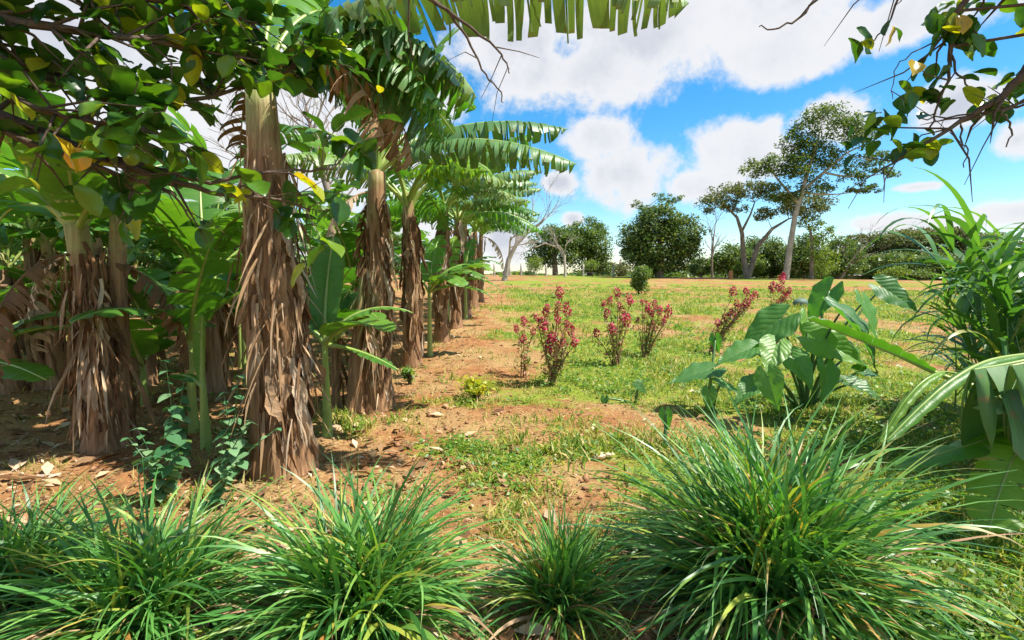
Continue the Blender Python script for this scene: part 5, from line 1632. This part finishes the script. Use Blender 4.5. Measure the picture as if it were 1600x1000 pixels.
def litter():
    rng = np.random.RandomState(7)
    x, y = sample_ground(rng, 34000, 2.0, 34, 1.5)
    dens = (1.05 - G(x, y)) * (.28 + .72 * (1 - ss(x, -1.6, .6)))
    keep = rng.rand(len(x)) < dens * .75
    x, y = x[keep], y[keep]
    n = len(x)
    size = np.where(rng.rand(n) < .12, .16, .055) * (.5 + rng.rand(n))
    V, F = leaf_cloud(np.stack([x, y, H(x, y) + .012 + size * .08], 1), size, rng, 1.6, .35, .10)
    tag(link('leaf_litter', mesh_np('leaf_litter', V, F, [M['dry_many']])), 'dry brown leaf scraps littering the earth under the bananas', 'leaf litter', kind='stuff')
    # clods of red earth
    x, y = sample_ground(rng, 9000, 2.0, 14, 1.3)
    keep = rng.rand(len(x)) < (1 - G(x, y)) * .8
    x, y = x[keep], y[keep]; n = len(x)
    r = .008 + .03 * rng.rand(n) ** 4
    oc = np.array([[1, 0, 0], [0, 1, 0], [-1, 0, 0], [0, -1, 0], [0, 0, .8], [0, 0, -.6]])
    V = (oc[None] * (1 + .35 * rng.normal(size=(n, 6, 1))) * r[:, None, None] + np.stack([x, y, H(x, y) + r * .3], 1)[:, None, :]).reshape(-1, 3)
    f = np.array([[0, 1, 4], [1, 2, 4], [2, 3, 4], [3, 0, 4], [1, 0, 5], [2, 1, 5], [3, 2, 5], [0, 3, 5]])
    F = (f[None] + (np.arange(n) * 6)[:, None, None]).reshape(-1, 3)
    tag(link('earth_clods', mesh_np('earth_clods', V, F, [plain_mat('red_clod', (.30, .155, .078), .95, .35)])), 'small clods of red earth on the bare ground', 'earth', kind='stuff')
litter()
def straw():
    rng = np.random.RandomState(8)
    x, y = sample_ground(rng, 60000, 1.9, 30, 1.5)
    keep = rng.rand(len(x)) < np.clip(.25 + 1.3 * (fbm(x * 1.7, y * 1.7, 58, 3) - .45) * 2 * ss(x, -3.5, -.5), .06, 1)
    x, y = x[keep], y[keep]; n = len(x)
    base = np.stack([x, y, H(x, y) + .006], 1)
    k = np.clip(.7 + y * .03, .7, 1.6)
    V, F, T = blades(base, rng.uniform(0, 6.28, n), np.radians(rng.uniform(-4, 35, n)), np.radians(rng.uniform(0, 50, n)), rng.uniform(.05, .15, n) * k, rng.uniform(.003, .008, n) * k, 2, rng, 1.2)
    V[:, 2] = np.maximum(V[:, 2], H(V[:, 0], V[:, 1]) + .004)
    tag(link('dry_straw', mesh_np('dry_straw', V, F, [M['straw']])), 'dead straw lying among the grass and on the bare earth', 'straw', kind='stuff')
straw()
def fallen():
    spots = [(655, 650, 'curled dry leaf on the earth right of the tall two-leaved banana plant'), (668, 690, 'pale dry leaf standing on edge in the grass of the clearing'), (705, 672, 'small pale dry leaf nearest the yellow-green seedling'),
             (985, 690, 'large curled brown dead leaf lying beside the biggest lemongrass'), (960, 715, 'dry brown leaf just left of the large curled one'), (1085, 625, 'pale dry leaf beneath the umbrella-like malanga leaf'),
             (810, 630, 'dry leaf lying right of the yellow-green seedling'), (700, 722, 'long dry leaf strip across the clearing'), (1310, 660, 'dry leaf beneath the large malanga clump'), (95, 745, 'dry leaf on the shaded earth at the lower left'),
             (60, 690, 'dry leaf lying in shadow at the left edge'), (260, 640, 'dry leaf between the left trunk and the thick front one')]
    rr = random.Random(17)
    for i, (px, py, lab) in enumerate(spots):
        g = ground(px, py)
        me = DRY[i % len(DRY)]
        sc = rr.uniform(.22, .36) if i != 3 else .5
        o = link('fallen_leaf', me, None, (g.x, g.y, g.z + .035), (rr.uniform(-.2, .2), R(82) + rr.uniform(-.1, .1), rr.uniform(0, 6.28)), (sc * 1.2, sc * 1.8, sc))
        tag(o, lab, 'dead leaf', 'dead leaves lying on the ground')
fallen()

ORD = ['first', 'second', 'third', 'fourth', 'fifth', 'sixth', 'seventh', 'eighth', 'ninth', 'tenth', 'eleventh', 'twelfth', 'thirteenth', 'fourteenth', 'fifteenth', 'sixteenth', 'seventeenth',
       'eighteenth', 'nineteenth', 'twentieth', 'twenty-first', 'twenty-second', 'twenty-third', 'twenty-fourth', 'twenty-fifth', 'twenty-sixth', 'twenty-seventh', 'twenty-eighth', 'twenty-ninth',
       'thirtieth', 'thirty-first', 'thirty-second', 'thirty-third', 'thirty-fourth', 'thirty-fifth']
for grp, text in (('banana plants at the back of the plantation', 'banana plant in the dense back rows of the plantation, trunk %s from the left there'),
                  ('young shoots among the plantation trunks', 'young broad-leaved banana shoot among the plantation trunks, %s such shoot from the left')):
    for i, o in enumerate(sorted([o for o in COL.objects if o.get('group') == grp], key=lambda o: o.location.x / o.location.y)):
        o['label'] = text % ORD[i]
